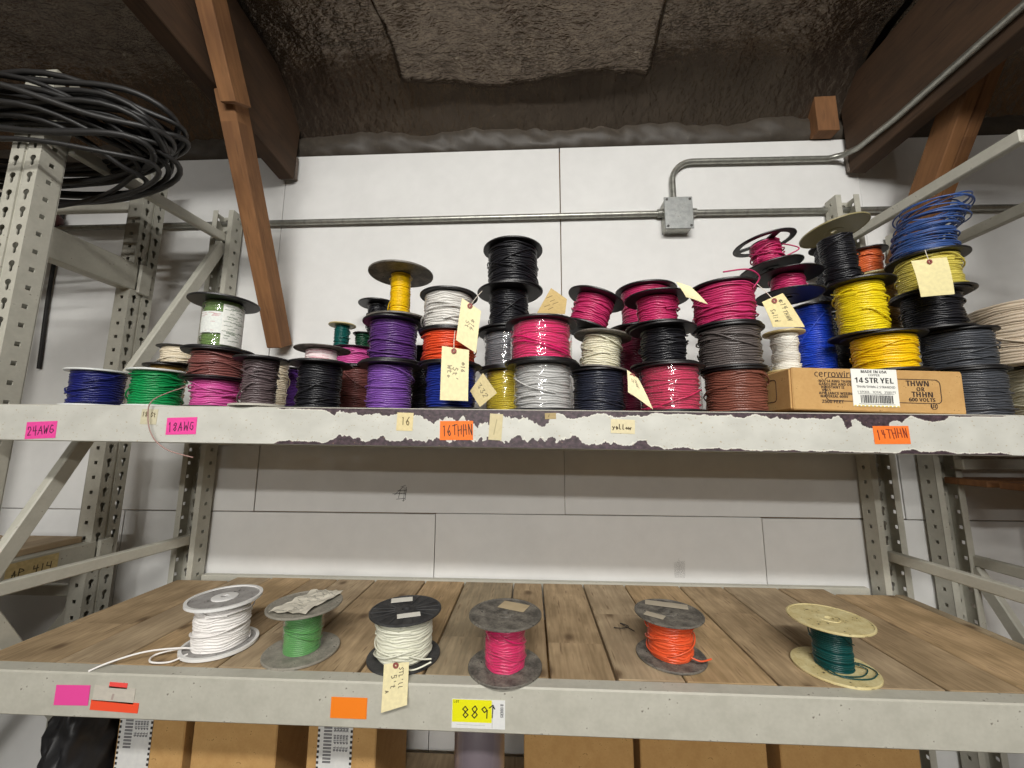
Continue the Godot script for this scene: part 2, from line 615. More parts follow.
var spool_count := 0
func spool(called: String, label: String, group: String, at: Vector3, h: float, rf: float, rw: float, col: String, kind: String, o: Dictionary) -> Node3D:
	spool_count += 1
	var sd := spool_count
	var t := thing(called, label, "spool" if called == "wire_spool" else "reel", at, group)
	if o.has("tilt"):
		t.rotation_degrees.z = o.tilt
	t.rotation_degrees.x = o.get("pitch", 0.0)
	var big := rf > 0.1
	var ft := clampf(h * 0.05, 0.0030, 0.0055)
	var hole := rf * 0.11
	var y0 := ft
	var y1 := h - ft
	var d := 0.0056 if not big else 0.0070
	if col in ["yellow", "white2", "dteal", "teal", "lgreen", "olive"] and rw < 0.06:
		d = 0.0040
	if kind == "none" or kind == "nonew":
		y0 = 0.0
		y1 = h
		d = 0.0055 if kind == "none" else 0.0075
	else:
		var bk := kind
		if kind == "mixed":
			bk = "pale"
		if kind == "spoked":
			bk = "black"
		part("flange", flange(rf, ft, hole, bk, false), flange_mat(bk), t)
		part("flange", flange(rf, ft, hole, kind, true), flange_mat(kind), t, Vector3(0, h - ft, 0))
		var core := Shape.new()
		core.lathe([Vector2(hole, 0.0004), Vector2(hole + 0.004, 0.0004), Vector2(hole + 0.004, h - 0.0004), Vector2(hole, h - 0.0004)], 24)
		part("barrel", core.mesh(), flange_mat(bk), t)
	var w := part("winding", winding(rw, y0, y1, hole + 0.004, d, sd, 0.35 if d < 0.0045 else 1.0), wire_mat(col), t)
	if kind == "none":
		var core2 := Shape.new()
		core2.lathe([Vector2(0.006, 0.0), Vector2(0.014, 0.0), Vector2(0.014, h + 0.008), Vector2(0.006, h + 0.008)], 24)
		part("barrel", core2.mesh(), mat(hex("a8a8a6"), 0.5), t)
	for i in int(o.get("strays", 3)) + 1:
		var a0 := rng.randf() * TAU
		var span := rng.randf_range(1.2, 3.0)
		var ya := lerpf(y0 + 0.004, y1 - 0.004, rng.randf())
		var yb := clampf(ya + rng.randf_range(-0.5, 0.5) * (y1 - y0), y0 + 0.004, y1 - 0.004)
		part("wire_strand", strand(rw - 0.0004, a0, a0 + span, ya, yb, d * 0.34, rng.randf_range(0.0, 0.004)), wire_mat(col), w)
	if o.has("wrap"):
		part("plastic_film", film(rw, y0 + 0.001, y1 - 0.001, sd), film_mat, t)
	if o.has("label"):
		part("paper_label", wrap_label(rw, PI * 0.29, -PI * 0.16, y0 + 0.010, y1 - 0.012), text_block_mat("label_white", "dfe0da", "6d7a6a", 46), t)
		part("paper_label", wrap_label(rw, PI * 0.68, PI * 0.29, y0 + 0.040, y1 - 0.034), text_block_mat("label_red", "d7dbd6", "b0616c", 11), t)
	if col == "redwhite":
		part("paper_label", wrap_label(rw, PI * 0.98, PI * 0.02, y0 + 0.002, y1 - 0.002), text_block_mat("label_redwhite", "e6d6d6", "b03a58", 60), t)
	for e in o.get("ends", []):
		tube_part("wire_end", smooth(e, 7), d * 0.34, wire_mat(col), t, 6)
	if kind == "clear":
		for yy in [h - 0.001, ft]:
			var rim := Shape.new()
			rim.lathe([Vector2(rf - 0.006, -0.004), Vector2(rf + 0.0012, -0.004), Vector2(rf + 0.0012, 0.0024), Vector2(rf - 0.006, 0.0024)], 56)
			part("rim", rim.mesh(), mat(hex("e4e4e2"), 0.4), t, Vector3(0, yy, 0))
		var hubr := Shape.new()
		hubr.lathe([Vector2(hole, 0), Vector2(rf * 0.36, 0), Vector2(rf * 0.36, 0.0022), Vector2(rf * 0.30, 0.0034), Vector2(hole, 0.0034)], 32)
		part("hub", hubr.mesh(), mat(hex("e0e0de"), 0.4), t, Vector3(0, h - 0.001, 0))
	if o.has("toplabel"):
		top_paper(t, int(o.toplabel), h, rf)
	return t

func text_block_mat(key: String, ground: String, ink: String, lines: int) -> StandardMaterial3D:
	if mats.has(key):
		return mats[key]
	var img := paper(192, 192, ground, key.hash() % 997, 0.05)
	var r := RandomNumberGenerator.new()
	r.seed = key.hash()
	for i in lines:
		var x := r.randf_range(4, 130)
		var y := r.randf_range(8, 184)
		var l := r.randf_range(16, 60)
		var q := Vector2(x, y)
		while q.x < x + l:
			var e := q + Vector2(r.randf_range(2, 5), r.randf_range(-3, 3))
			stroke(img, q, e, 2.2 if lines < 12 else 1.6, hex(ink))
			q = Vector2(e.x, y)
	mats[key] = print_mat(img, 0.6)
	return mats[key]

func top_paper(t: Node3D, kind: int, h: float, rf: float) -> void:
	var s := Shape.new()
	var y := h + 0.0006
	var m: Material = mat(hex("cfc6b2"), 0.85)
	if kind == 1:
		# torn crumpled sheet bent over the flange
		var poly := [Vector2(-0.055, 0.06), Vector2(0.04, 0.078), Vector2(0.066, 0.045), Vector2(0.075, -0.075), Vector2(0.01, -0.072), Vector2(-0.03, -0.03)]
		var p := PackedVector3Array()
		var c0 := Vector2(-0.05, -0.06)
		for i in 13:
			for j in 13:
				var fu := j / 12.0
				var fv := i / 12.0
				var q := Vector2(lerpf(-0.035, 0.052, fu) + 0.025 * (0.5 - fv), lerpf(-0.070, 0.068, fv))
				q += Vector2(broad.get_noise_2d(fv * 60.0, 5.0), broad.get_noise_2d(fu * 60.0, 45.0)) * 0.010
				p.append(Vector3(q.x, y + 0.0045 + 0.006 * fine.get_noise_2d(fu * 90.0, fv * 90.0), q.y))
		s.grid(p, 13, 13, true)
		var p2 := PackedVector3Array()
		for q in p:
			p2.append(q - Vector3(0, 0.0005, 0))
		s.grid(p2, 13, 13, false)
		part("paper_label", s.mesh(), text_block_mat("label_torn", "d8d3c4", "8d8a80", 40), t)
	elif kind == 2:
		for k in [[Vector2(-0.026, -0.050), 0.3, Vector2(0.052, 0.026)], [Vector2(0.018, 0.034), 0.35, Vector2(0.052, 0.022)]]:
			var b := Shape.new()
			b.box(Vector3.ZERO, Vector3(k[2].x, 0.0005, k[2].y), 0.0)
			s = Shape.new()
			s.merge(b, Transform3D(Basis(Vector3.UP, k[1]), Vector3(k[0].x, y, k[0].y)))
			part("paper_label", s.mesh(), mat(hex("e2e0d6"), 0.8), t)
	elif kind == 3:
		s.box(Vector3.ZERO, Vector3(0.066, 0.0005, 0.040), 0.0)
		var l := part("paper_label", s.mesh(), text_block_mat("label_tan", "b9a787", "4a4036", 26), t, Vector3(0.018, y, -0.034))
		l.rotation_degrees.y = -22
	elif kind == 4:
		s.box(Vector3.ZERO, Vector3(0.10, 0.0005, 0.028), 0.0)
		var l2 := part("paper_label", s.mesh(), text_block_mat("label_grey", "b5ab98", "6a6256", 26), t, Vector3(0.008, y, -0.040))
		l2.rotation_degrees.y = -16
		var s2 := Shape.new()
		s2.box(Vector3.ZERO, Vector3(0.045, 0.0005, 0.022), 0.0)
		var l3 := part("paper_label", s2.mesh(), text_block_mat("label_grey", "b5ab98", "6a6256", 26), t, Vector3(-0.040, y, 0.022))
		l3.rotation_degrees.y = -35

var film_mat: StandardMaterial3D

# manila shipping tag: card, eyelet, string
func shipping_tag(label: String, c: Array, bend: float, eye: Vector3, to: Array, words: Array, ground := "e0d3a0", ink := "6a6350") -> void:
	var mid: Vector3 = (c[0] + c[1] + c[2] + c[3]) * 0.25
	var t := thing("shipping_tag", label, "tag", mid, "manila tags tied to the spools")
	var img := paper(128, 192, ground, label.hash() % 991, 0.04)
	for w in words:
		write(img, w[0], Vector2(w[1], w[2]), w[3], w[4], 3.2, hex(ink), 0.05, 0.8)
	var loc := []
	for p in c:
		loc.append(p - mid)
	part("card", card_shape(loc, bend).mesh(), print_mat(img, 0.8), t)
	if eye != Vector3.ZERO:
		var s := Shape.new()
		s.lathe([Vector2(0.0022, 0), Vector2(0.0062, 0), Vector2(0.0062, 0.0012), Vector2(0.0022, 0.0012)], 18)
		var e := part("eyelet", s.mesh(), mat(hex("8d4a44"), 0.7), t, eye - mid + Vector3(0, 0, 0.0012))
		e.rotation_degrees.x = 90
		if to.size():
			var pts := [eye - mid + Vector3(0, 0, 0.0008)]
			for q in to:
				pts.append(q - mid)
			tube_part("string", smooth(pts, 6), 0.0009, mat(hex("d9d2c4"), 0.9), t, 5)

# ---------------------------------------------------------------- rack pieces
# plate with one punched hole: ring of quads from the hole outline to the rectangle
func holed_tile(s: Shape, x: Transform3D, w: float, h: float, key: bool, depth: float) -> void:
	var n := 20
	var angs := []
	for i in n:
		angs.append(TAU * i / n)
	for sx in [-1, 1]:
		for sy in [-1, 1]:
			angs.append(fposmod(atan2(sy * h * 0.5, sx * w * 0.5), TAU))
	angs.sort()
	var inner := []
	var outer := []
	for a in angs:
		var d := Vector2(cos(a), sin(a))
		var k := minf(w * 0.5 / maxf(absf(d.x), 1e-6), h * 0.5 / maxf(absf(d.y), 1e-6))
		outer.append(d * k)
		if key:
			# keyhole: round head above, narrow slot below
			var head := 0.0085
			var rr := 0.0
			var c := Vector2(0, 0.006)
			var bq := d.dot(c)
			var disc := bq * bq - c.length_squared() + head * head
			if disc >= 0.0:
				rr = bq + sqrt(disc)
			var slot := 0.0045
			var bottom := 0.018
			if d.y < 0.0:
				rr = maxf(rr, minf(slot / maxf(absf(d.x), 1e-6), bottom / -d.y))
			inner.append(d * maxf(rr, 0.003))
		else:
			inner.append(d * minf(0.006 / maxf(absf(d.x), 1e-6), 0.006 / maxf(absf(d.y), 1e-6)))
	for i in angs.size():
		var j := (i + 1) % angs.size()
		var a: Vector2 = inner[i]
		var b: Vector2 = inner[j]
		var c: Vector2 = outer[j]
		var d: Vector2 = outer[i]
		for zz in [0.0, -depth]:
			s.quad(x * Vector3(a.x, a.y, zz), x * Vector3(b.x, b.y, zz), x * Vector3(c.x, c.y, zz), x * Vector3(d.x, d.y, zz), x.basis.z * (1.0 if zz == 0.0 else -1.0))
		var m := (a + b).normalized()
		s.quad(x * Vector3(a.x, a.y, 0), x * Vector3(b.x, b.y, 0), x * Vector3(b.x, b.y, -depth), x * Vector3(a.x, a.y, -depth), x.basis * Vector3(-m.x, -m.y, 0))

# slotted upright: front face with two columns of keyholes and a groove between, two side faces with square holes
func post_mesh(y0: float, y1: float, w := 0.088, d := 0.055, closed := false) -> ArrayMesh:
	var key := "post_%.3f_%.3f_%.3f_%s" % [y1 - y0, w, d, closed]
	if meshes.has(key):
		return meshes[key]
	var s := Shape.new()
	var pitch := 0.0508
	var n := int((y1 - y0) / pitch)
	var g := 0.005
	var cw := w * 0.5 - g
	var th := 0.0025
	for i in n:
		var y := (y1 - y0) - pitch * (i + 0.5)
		for sx in [-1, 1]:
			holed_tile(s, Transform3D(Basis(), Vector3(sx * (g + cw * 0.5), y, 0)), cw, pitch, true, th)
			var b := Basis(Vector3.UP, PI * 0.5 * sx)
			holed_tile(s, Transform3D(b, Vector3(sx * w * 0.5, y, -d * 0.5)), d, pitch, false, th)
	var top := y1 - y0
	var bot := top - n * pitch
	# groove
	s.box(Vector3(0, (top + bot) * 0.5, -0.005), Vector3(2 * g, top - bot, 0.002), 0)
	for sx in [-1, 1]:
		s.box(Vector3(sx * g, (top + bot) * 0.5, -0.003), Vector3(0.001, top - bot, 0.006), 0)
		# lips at the open back
		s.box(Vector3(sx * (w * 0.5 - 0.010), (top + bot) * 0.5, -d), Vector3(0.020, top - bot, 0.0025), 0)
	if closed:
		s.box(Vector3(0, (top + bot) * 0.5, -d), Vector3(w - 0.002, top - bot, 0.002), 0)
	if bot > 0.002:
		s.box(Vector3(0, bot * 0.5, -d * 0.5), Vector3(w, bot, d), 0)
	meshes[key] = s.mesh()
	return meshes[key]

func post(parent: Node, at: Vector3, y1: float, turn: float, closed := false) -> void:
	var o := part("upright", post_mesh(0.0, y1, 0.088, 0.055, closed), paint, parent, at)
	o.rotation_degrees.y = turn

var paint: StandardMaterial3D

func sticker(called: String, parent: Node, at: Vector3, w: float, h: float, rot: float, m: Material, label: String) -> MeshInstance3D:
	var s := Shape.new()
	s.quad(Vector3(-w / 2, h / 2, 0.0006), Vector3(w / 2, h / 2, 0.0006), Vector3(w / 2, -h / 2, 0.0006), Vector3(-w / 2, -h / 2, 0.0006), Vector3.BACK)
	s.box(Vector3(0, 0, 0.0002), Vector3(w, h, 0.0006), 0)
	var o := part(called, s.mesh(), m, parent, at)
	o.rotation_degrees.z = rot
	o.set_meta("label", label)
	return o

func _ready() -> void:
	rng.seed = 4242
	fine.seed = 11
	fine.frequency = 0.03
	fine.fractal_octaves = 3
	broad.seed = 23
	broad.frequency = 0.06
	camera_and_light()
	film_mat = StandardMaterial3D.new()
	film_mat.albedo_color = Color(0.95, 0.96, 0.97, 0.025)
	film_mat.transparency = BaseMaterial3D.TRANSPARENCY_ALPHA
	film_mat.roughness = 0.06
	paint = grain_mat("paint", "b0aea2", "bcbaae", "6f6a60", 0.02, 5, 0.5, 0.0, 3.0, 0.2)
	room()
	rack()
	spools()
	blue_coil()
	tags()
	carton()
	black_cable()
	under_shelf()

func camera_and_light() -> void:
	var cam := Camera3D.new()
	cam.name = "camera"
	add_child(cam)
	cam.position = Vector3(0, 1.5, 0)
	cam.basis = Basis(Vector3.UP, deg_to_rad(2.7)) * Basis(Vector3.RIGHT, deg_to_rad(8.3)) * Basis(Vector3.BACK, deg_to_rad(0.2))
	cam.fov = rad_to_deg(2.0 * atan(384.0 / 385.0))
	cam.near = 0.02
	cam.current = true
	var we := WorldEnvironment.new()
	we.name = "environment"
	var e := Environment.new()
	e.background_mode = Environment.BG_COLOR
	e.background_color = Color(0.02, 0.02, 0.022)
	e.tonemap_mode = Environment.TONE_MAPPER_LINEAR
	e.tonemap_exposure = EXPOSURE
	e.sdfgi_enabled = true
	e.ssao_enabled = true
	e.ssil_enabled = true
	we.environment = e
	add_child(we)
	# rows of fluorescent strips over the aisles in front of the rack, each turned towards it
	for row in LAMPS:
		var f := thing("strip_light", row[5], "lamp", row[0], "fluorescent strip lights over the aisle")
		f.rotation_degrees.x = row[2]
		part("housing", box_mesh(Vector3(row[1], 0.06, 0.16), 0.006), mat(hex("d8d8d4"), 0.5), f, Vector3(0, 0.05, 0))
		var glow := StandardMaterial3D.new()
		glow.albedo_color = Color(0.9, 0.9, 0.9)
		glow.emission_enabled = true
		glow.emission = Color(1.0, 0.97, 0.92)
		glow.emission_energy_multiplier = 2.0
		for k in [-1, 1]:
			tube_part("lamp_tube", [Vector3(-row[1] * 0.48, 0.0, k * 0.04), Vector3(row[1] * 0.48, 0.0, k * 0.04)], 0.013, glow, f, 10)
		var a := AreaLight3D.new()
		a.name = "strip_glow"
		a.area_size = Vector2(row[1], 0.14)
		a.light_color = row[4]
		a.light_energy = row[3]
		a.shadow_enabled = true
		a.area_range = 30.0
		f.add_child(a)
		a.position = Vector3(0, -0.03, 0)
		a.rotation_degrees.x = -90

const EXPOSURE := 0.81
const LAMPS := [
	[Vector3(0.15, 3.02, 1.25), 2.0, 30.0, 9.4, Color(1.0, 0.99, 0.97), "white fluorescent strip light hung over the near aisle"],
	[Vector3(0.15, 3.10, 4.4), 2.4, 55.0, 13.5, Color(1.0, 0.99, 0.97), "white fluorescent strip light hung over the middle of the room"],
	[Vector3(-1.6, 3.0, 7.6), 2.4, 62.0, 12.0, Color(1.0, 0.99, 0.97), "white fluorescent strip light hung by the far wall"],
]

func ceil_y(z: float) -> float:
	return 2.99 + (z + 1.5) * 0.06

func room() -> void:
	var white := grain_mat("white_wall", "dcdcda", "e4e4e2", "b9b7b2", 0.012, 31, 0.8, 0.0, 0.9, 0.0)
	structure("floor", box_mesh(Vector3(11.0, 0.1, 13.8), 0), grain_mat("concrete", "4a4845", "5c5955", "353331", 0.02, 41, 0.8, 0.0, 1.0, 0.3), Vector3(0, -0.05, 5.2))
	var ply := wood_mat("plywood", "8a6a44", "a5825a", "6a4e30", 33)
	structure("wall_left", box_mesh(Vector3(0.1, 4.6, 13.8), 0), ply, Vector3(-5.5, 2.2, 5.2))
	structure("wall_right", box_mesh(Vector3(0.1, 4.6, 13.8), 0), ply, Vector3(5.5, 2.2, 5.2))
	structure("wall_front", box_mesh(Vector3(11.0, 4.6, 0.1), 0), ply, Vector3(0, 2.2, 12.0))
	# back wall: backing and white boards with open joints
	var back := Node3D.new()
	back.name = "wall_back"
	back.set_meta("kind", "structure")
	add_child(back)
	part("backing", box_mesh(Vector3(11.0, 4.2, 0.08), 0), wood_mat("plywood", "8a6a44", "a5825a", "6a4e30", 33), back, Vector3(0, 2.05, -1.565))
	var xs := [-5.44, -4.7, -3.5, -2.29, -1.075, 0.13, 1.35, 2.57, 3.8, 5.0, 5.44]
	for i in xs.size() - 1:
		var wdt: float = xs[i + 1] - xs[i] - 0.003
		var p := part("wall_panel", box_mesh(Vector3(wdt, 1.522, 0.014), 0.0012), white, back, Vector3((xs[i] + xs[i + 1]) * 0.5, 1.985 + 0.0006 * (i % 3), -1.512 + 0.0008 * (i % 2)))
		p.rotation_degrees.z = [0.05, -0.08, 0.1, -0.05][i % 4]
	var xl := [-5.44, -2.6, -1.6, -0.36, 0.845, 2.05, 3.3, 5.44]
	for i in xl.size() - 1:
		var wdt2: float = xl[i + 1] - xl[i] - 0.003
		part("wall_panel", box_mesh(Vector3(wdt2, 1.21 if i != 3 else 1.2135, 0.014), 0.0008), white, back, Vector3((xl[i] + xl[i + 1]) * 0.5, 0.6145 + 0.0012 * (i % 2), -1.512 + 0.0012 * (i % 2)))
	# dark marks on the boards: ink scribble and a grey patch
	var ink := mat(hex("3b3836"), 0.9)
	var sc := Shape.new()
	for l in [[-0.012, 0.0, 0.02, 0.03, 0.034, 0.02, 0.03, 0.0], [-0.02, 0.004, 0.03, 0.006], [0.0, 0.016, 0.033, 0.018], [0.004, -0.012, 0.01, 0.02], [0.018, -0.022, 0.03, -0.018, 0.033, 0.03], [-0.004, -0.016, 0.03, -0.012], [0.012, 0.03, 0.03, 0.036], [0.024, -0.024, 0.026, 0.02]]:
		var pts := []
		for k in range(0, l.size(), 2):
			pts.append(Vector3(l[k], l[k + 1], 0))
		sc.tube(pts, 0.0009, 5)
	part("scribble", sc.mesh(), ink, back, Vector3(-0.51, 1.29, -1.5045))
	var pa := Shape.new()
	pa.prism(PackedVector2Array([Vector2(-0.018, -0.03), Vector2(0.02, -0.03), Vector2(0.021, 0.03), Vector2(0.006, 0.026), Vector2(0.001, 0.038), Vector2(-0.004, 0.026), Vector2(-0.018, 0.022)]), 0.0006)
	part("grey_patch", pa.mesh(), grain_mat("patch", "77777a", "9a9a9c", "4c4c4e", 0.05, 52, 0.7, 0.0, 9.0, 0.3), back, Vector3(0.538, 1.04, -1.5038))
	# plastic-faced insulation above the boards
	var hp := PackedVector3Array()
	var hc := 300
	for i in 10:
		for j in hc:
			var x := lerpf(-5.4, 5.4, j / (hc - 1.0))
			var a := PI * (i / 9.0)
			var top := 0.120 + 0.03 * broad.get_noise_1d(x * 9.0) + 0.02 * fine.get_noise_1d(x * 200.0)
			var y := 2.742 + top * 0.5 * (1.0 - cos(a))
			hp.append(Vector3(x, y, -1.53 + 0.04 * sin(a) + 0.02 * fine.get_noise_2d(x * 90.0, y * 160.0) + 0.012 * fine.get_noise_2d(x * 400.0, y * 500.0)))
	var hs := Shape.new()
	hs.grid(hp, 10, hc, false)
	var foil := StandardMaterial3D.new()
	foil.albedo_texture = grain_tex(hex("6a6056"), hex("83776a"), hex("aaa294"), 0.03, 61, 256, 1.0, 0.2)
	foil.normal_enabled = true
	foil.normal_texture = crinkle_tex()
	foil.normal_scale = 3.0
	foil.uv1_triplanar = true
	foil.uv1_scale = Vector3(1.5, 1.5, 3.2)
	foil.metallic = 0.85
	foil.roughness = 0.27
	part("insulation_edge", hs.mesh(), grain_mat("plastic_brown", "3a342d", "4a433a", "6a6257", 0.03, 67, 0.55, 0.0, 3.0, 0.2), back)
	# ceiling: roof deck with wrinkled foil-faced insulation between the rafters
	var ceiling := Node3D.new()
	ceiling.name = "ceiling"
	ceiling.set_meta("kind", "structure")
	add_child(ceiling)
	var rs := Shape.new()
	rs.bar(Vector3(0, ceil_y(-1.6) + 0.12, -1.6), Vector3(0, ceil_y(12.1) + 0.12, 12.1), 11.0, 0.08, Vector3.RIGHT, Vector2.ZERO, 0.0)
	part("roof_deck", rs.mesh(), mat(hex("3a3530"), 0.9), ceiling)
	var bays := [[-5.4, -2.29], [-2.29, -1.07], [-1.034, 1.315], [1.345, 2.6], [2.6, 5.4]]
	for b in bays:
		var rows := 90
		var cols := int((b[1] - b[0]) / 0.022)
		var p := PackedVector3Array()
		for i in rows:
			var z := lerpf(-1.53, 1.0, i / (rows - 1.0))
			for j in cols:
				var x := lerpf(b[0], b[1], j / (cols - 1.0))
				var sag: float = -0.02 * sin(PI * j / (cols - 1.0))
				var drop := 0.19 * pow(clampf((-1.26 - z) / 0.26, 0.0, 1.0), 1.6)
				p.append(Vector3(x, ceil_y(z) + 0.02 + sag - drop + wrinkle(x, z) * (1.0 - 0.6 * drop / 0.17), z))
		var s := Shape.new()
		s.grid(p, rows, cols, false)
		part("foil_sheet", s.mesh(), foil, ceiling)
	# the overlapping sheet that hangs a little lower with a free edge
	var q := PackedVector3Array()
	for i in 80:
		var z := lerpf(-1.40, 1.0, i / 79.0)
		for j in 60:
			var x := lerpf(-0.55 + 0.02 * sin(z * 9.0), 0.50 + 0.015 * sin(z * 7.0), j / 59.0)
			var lip: float = 0.08 * exp(-pow(i / 1.2, 2.0)) + 0.10 * exp(-pow(j / 1.0, 2.0)) + 0.10 * exp(-pow((59 - j) / 1.0, 2.0))
			q.append(Vector3(x, ceil_y(z) - 0.095 + lip + wrinkle(x + 5.0, z) * 1.3, z + 0.02 * sin(x * 8.0) * (1.0 - i / 79.0)))
	var qs := Shape.new()
	qs.grid(q, 80, 60, false)
	var q2 := PackedVector3Array()
	for v in q:
		q2.append(v + Vector3(0, 0.004, 0))
	qs.grid(q2, 80, 60, true)
	part("foil_sheet", qs.mesh(), foil, ceiling)
	# the rest of the ceiling over the room
	var rest := Shape.new()
	rest.bar(Vector3(0, ceil_y(1.0) + 0.03, 1.0), Vector3(0, ceil_y(12.0) + 0.03, 12.0), 10.9, 0.02, Vector3.RIGHT, Vector2.ZERO, 0.0)
	part("foil_sheet", rest.mesh(), foil, ceiling)
	# rafters and knee braces
	var w1 := wood_mat("rafter_wood", "3f2e1f", "523b28", "261a11", 71)
	var w2 := wood_mat("brace_wood", "6f4b2d", "91663f", "48301c", 72)
	for r in [[-1.052, 2.615, 0.066, "timber rafter with a bolted knee brace beside the tall brown brace", "left"], [1.33, 2.575, 0.062, "timber rafter carrying the bent conduit", "right"]]:
		var t := thing("rafter", r[3], "rafter", Vector3(r[0], r[1], -1.5))
		bar_part("beam", Vector3(0, 0.19, 0.012), Vector3(0, 0.19 + (0.06 if r[4] == "left" else 0.01) * 3.0, 3.0), r[2], 0.38, w1, t)
		if r[4] == "left":
			bar_part("knee_brace", Vector3(0.048, -0.745, 0.035), Vector3(0.046, 0.060, 0.412), 0.060, 0.075, w2, t)
			bar_part("brace_cleat", Vector3(0.074, -0.01, 0.405), Vector3(0.088, 0.42, 0.68), 0.052, 0.080, w2, t)
		else:
			bar_part("knee_brace", Vector3(0.094, -0.40, 0.03), Vector3(0.094, 0.13, 0.355), 0.042, 0.088, w2, t)
			bar_part("brace_cleat", Vector3(0.137, -0.40, 0.03), Vector3(0.137, 0.19, 0.392), 0.040, 0.088, w2, t)
		var bk := Shape.new()
		bk.box(Vector3.ZERO, Vector3(r[2] + 0.006, 0.10, 0.012), 0.001)
		part("end_plate", bk.mesh(), grain_mat("rusty_plate", "6b5f55", "8a8078", "3a2a20", 0.04, 77, 0.6, 0.4, 8.0, 0.3), t, Vector3(0, 0.06, 0.012))
	var blk := part("wood_block", box_mesh(Vector3(0.085, 0.16, 0.05), 0.002, Vector2(0.3, 0.2)), w2, self, Vector3(1.213, 2.826, -1.475))
	tag(blk, "short timber block on top of the white boards beside the rafter", "block")
	# conduit and junction box
	var steel := grain_mat("conduit_steel", "8d8d86", "b3b3ab", "6a5d50", 0.02, 81, 0.38, 0.75, 6.0, 0.3)
	var c := thing("conduit", "grey steel conduit running level along the white wall with an upward bend", "conduit", Vector3(0.6, 2.42, -1.485))
	tube_part("pipe", [Vector3(-3.6, -0.004, 0), Vector3(-0.0535, 0, 0)], 0.0115, steel, c, 14)
	tube_part("pipe", [Vector3(0.0535, 0.0, 0), Vector3(1.2, -0.008, 0), Vector3(2.6, -0.02, 0)], 0.0115, steel, c, 14)
	var pts := [Vector3(-0.008, 0.046, 0)]
	for k in 9:
		var a := PI - PI * 0.5 * k / 8.0
		pts.append(Vector3(-0.008 + 0.085 + 0.085 * cos(a), 0.145 + 0.085 * sin(a), 0))
	pts.append(Vector3(0.62, 0.225, 0.0))
	pts.append(Vector3(0.665, 0.224, 0.02))
	pts.append(Vector3(0.684, 0.214, 0.07))
	pts.append(Vector3(0.686, 0.203, 0.22))
	pts.append(Vector3(0.686, 0.210, 2.2))
	tube_part("pipe", pts, 0.0115, steel, c, 14)
	for cx in [-0.065, 0.065]:
		var cs := Shape.new()
		cs.lathe([Vector2(0.0116, 0), Vector2(0.017, 0), Vector2(0.017, 0.024), Vector2(0.0116, 0.024)], 18)
		var co := part("coupling", cs.mesh(), steel, c, Vector3(cx + 0.012, 0, 0))
		co.rotation_degrees.z = 90
	var jb := thing("junction_box", "square grey steel junction box with screwed cover on the conduit", "box", Vector3(0.595, 2.40, -1.505))
	part("body", box_mesh(Vector3(0.105, 0.130, 0.052), 0.006), steel, jb, Vector3(0, 0, 0.026))
	part("cover", box_mesh(Vector3(0.112, 0.137, 0.005), 0.002), grain_mat("cover_steel", "9a9d9c", "b5b8b6", "77706a", 0.02, 83, 0.4, 0.5, 6.0, 0.3), jb, Vector3(0, 0, 0.055))
	for sx in [-1, 1]:
		for sy in [-1, 1]:
			var sw := Shape.new()
			sw.lathe([Vector2(0.0001, 0.0035), Vector2(0.0001, 0), Vector2(0.005, 0), Vector2(0.005, 0.002), Vector2(0.003, 0.0035)], 10)
			var so := part("screw", sw.mesh(), mat(hex("4c4a48"), 0.4, 0.6), jb, Vector3(sx * 0.045, sy * 0.057, 0.0572))
			so.rotation_degrees.x = 90
	# dark cord hanging down the wall at the far end
	var cd := thing("wall_cord", "black cord hanging down the white wall from a dark red hook", "cord", Vector3(-2.07, 1.78, -1.495))
	tube_part("cord", smooth([Vector3(0.012, 0.01, 0), Vector3(0.0, 0.3, 0.003), Vector3(-0.004, 0.55, 0.004), Vector3(-0.006, 0.76, 0.003)], 6), 0.007, mat(hex("191614"), 0.7), cd, 8)
	var hk := Shape.new()
	hk.lathe([Vector2(0.0001, -0.03), Vector2(0.018, -0.026), Vector2(0.03, -0.01), Vector2(0.032, 0.008), Vector2(0.02, 0.024), Vector2(0.0001, 0.03)], 16, false)
	part("hook", hk.mesh(), mat(hex("3a1512"), 0.5), cd, Vector3(-0.006, 0.665, 0.03))

# crumpled foil: creases as relief
func crinkle_tex() -> ImageTexture:
	var img := Image.create(512, 512, false, Image.FORMAT_L8)
	var n := FastNoiseLite.new()
	n.noise_type = FastNoiseLite.TYPE_CELLULAR
	n.cellular_return_type = FastNoiseLite.RETURN_DISTANCE2_SUB
	n.seed = 63
	n.frequency = 0.028
	n.domain_warp_enabled = true
	n.domain_warp_amplitude = 22.0
	n.fractal_octaves = 2
	for y in 512:
		for x in 512:
			var v := lerpf(n.get_noise_2d(x, y), n.get_noise_2d(x - 512, y), x / 512.0)
			var w := lerpf(n.get_noise_2d(x, y - 512), n.get_noise_2d(x - 512, y - 512), x / 512.0)
			v = lerpf(v, w, y / 512.0)
			img.set_pixel(x, y, Color(v * 0.5 + 0.5, 0, 0))
	img.bump_map_to_normal_map(7.0)
	return ImageTexture.create_from_image(img)

func wrinkle(x: float, z: float) -> float:
	var a := absf(fine.get_noise_2d(x * 210.0, z * 330.0))
	var b := absf(fine.get_noise_2d(x * 620.0 + 90.0, z * 800.0))
	return -0.022 * fine.get_noise_2d(x * 60.0, z * 60.0) + 0.012 * a + 0.006 * b

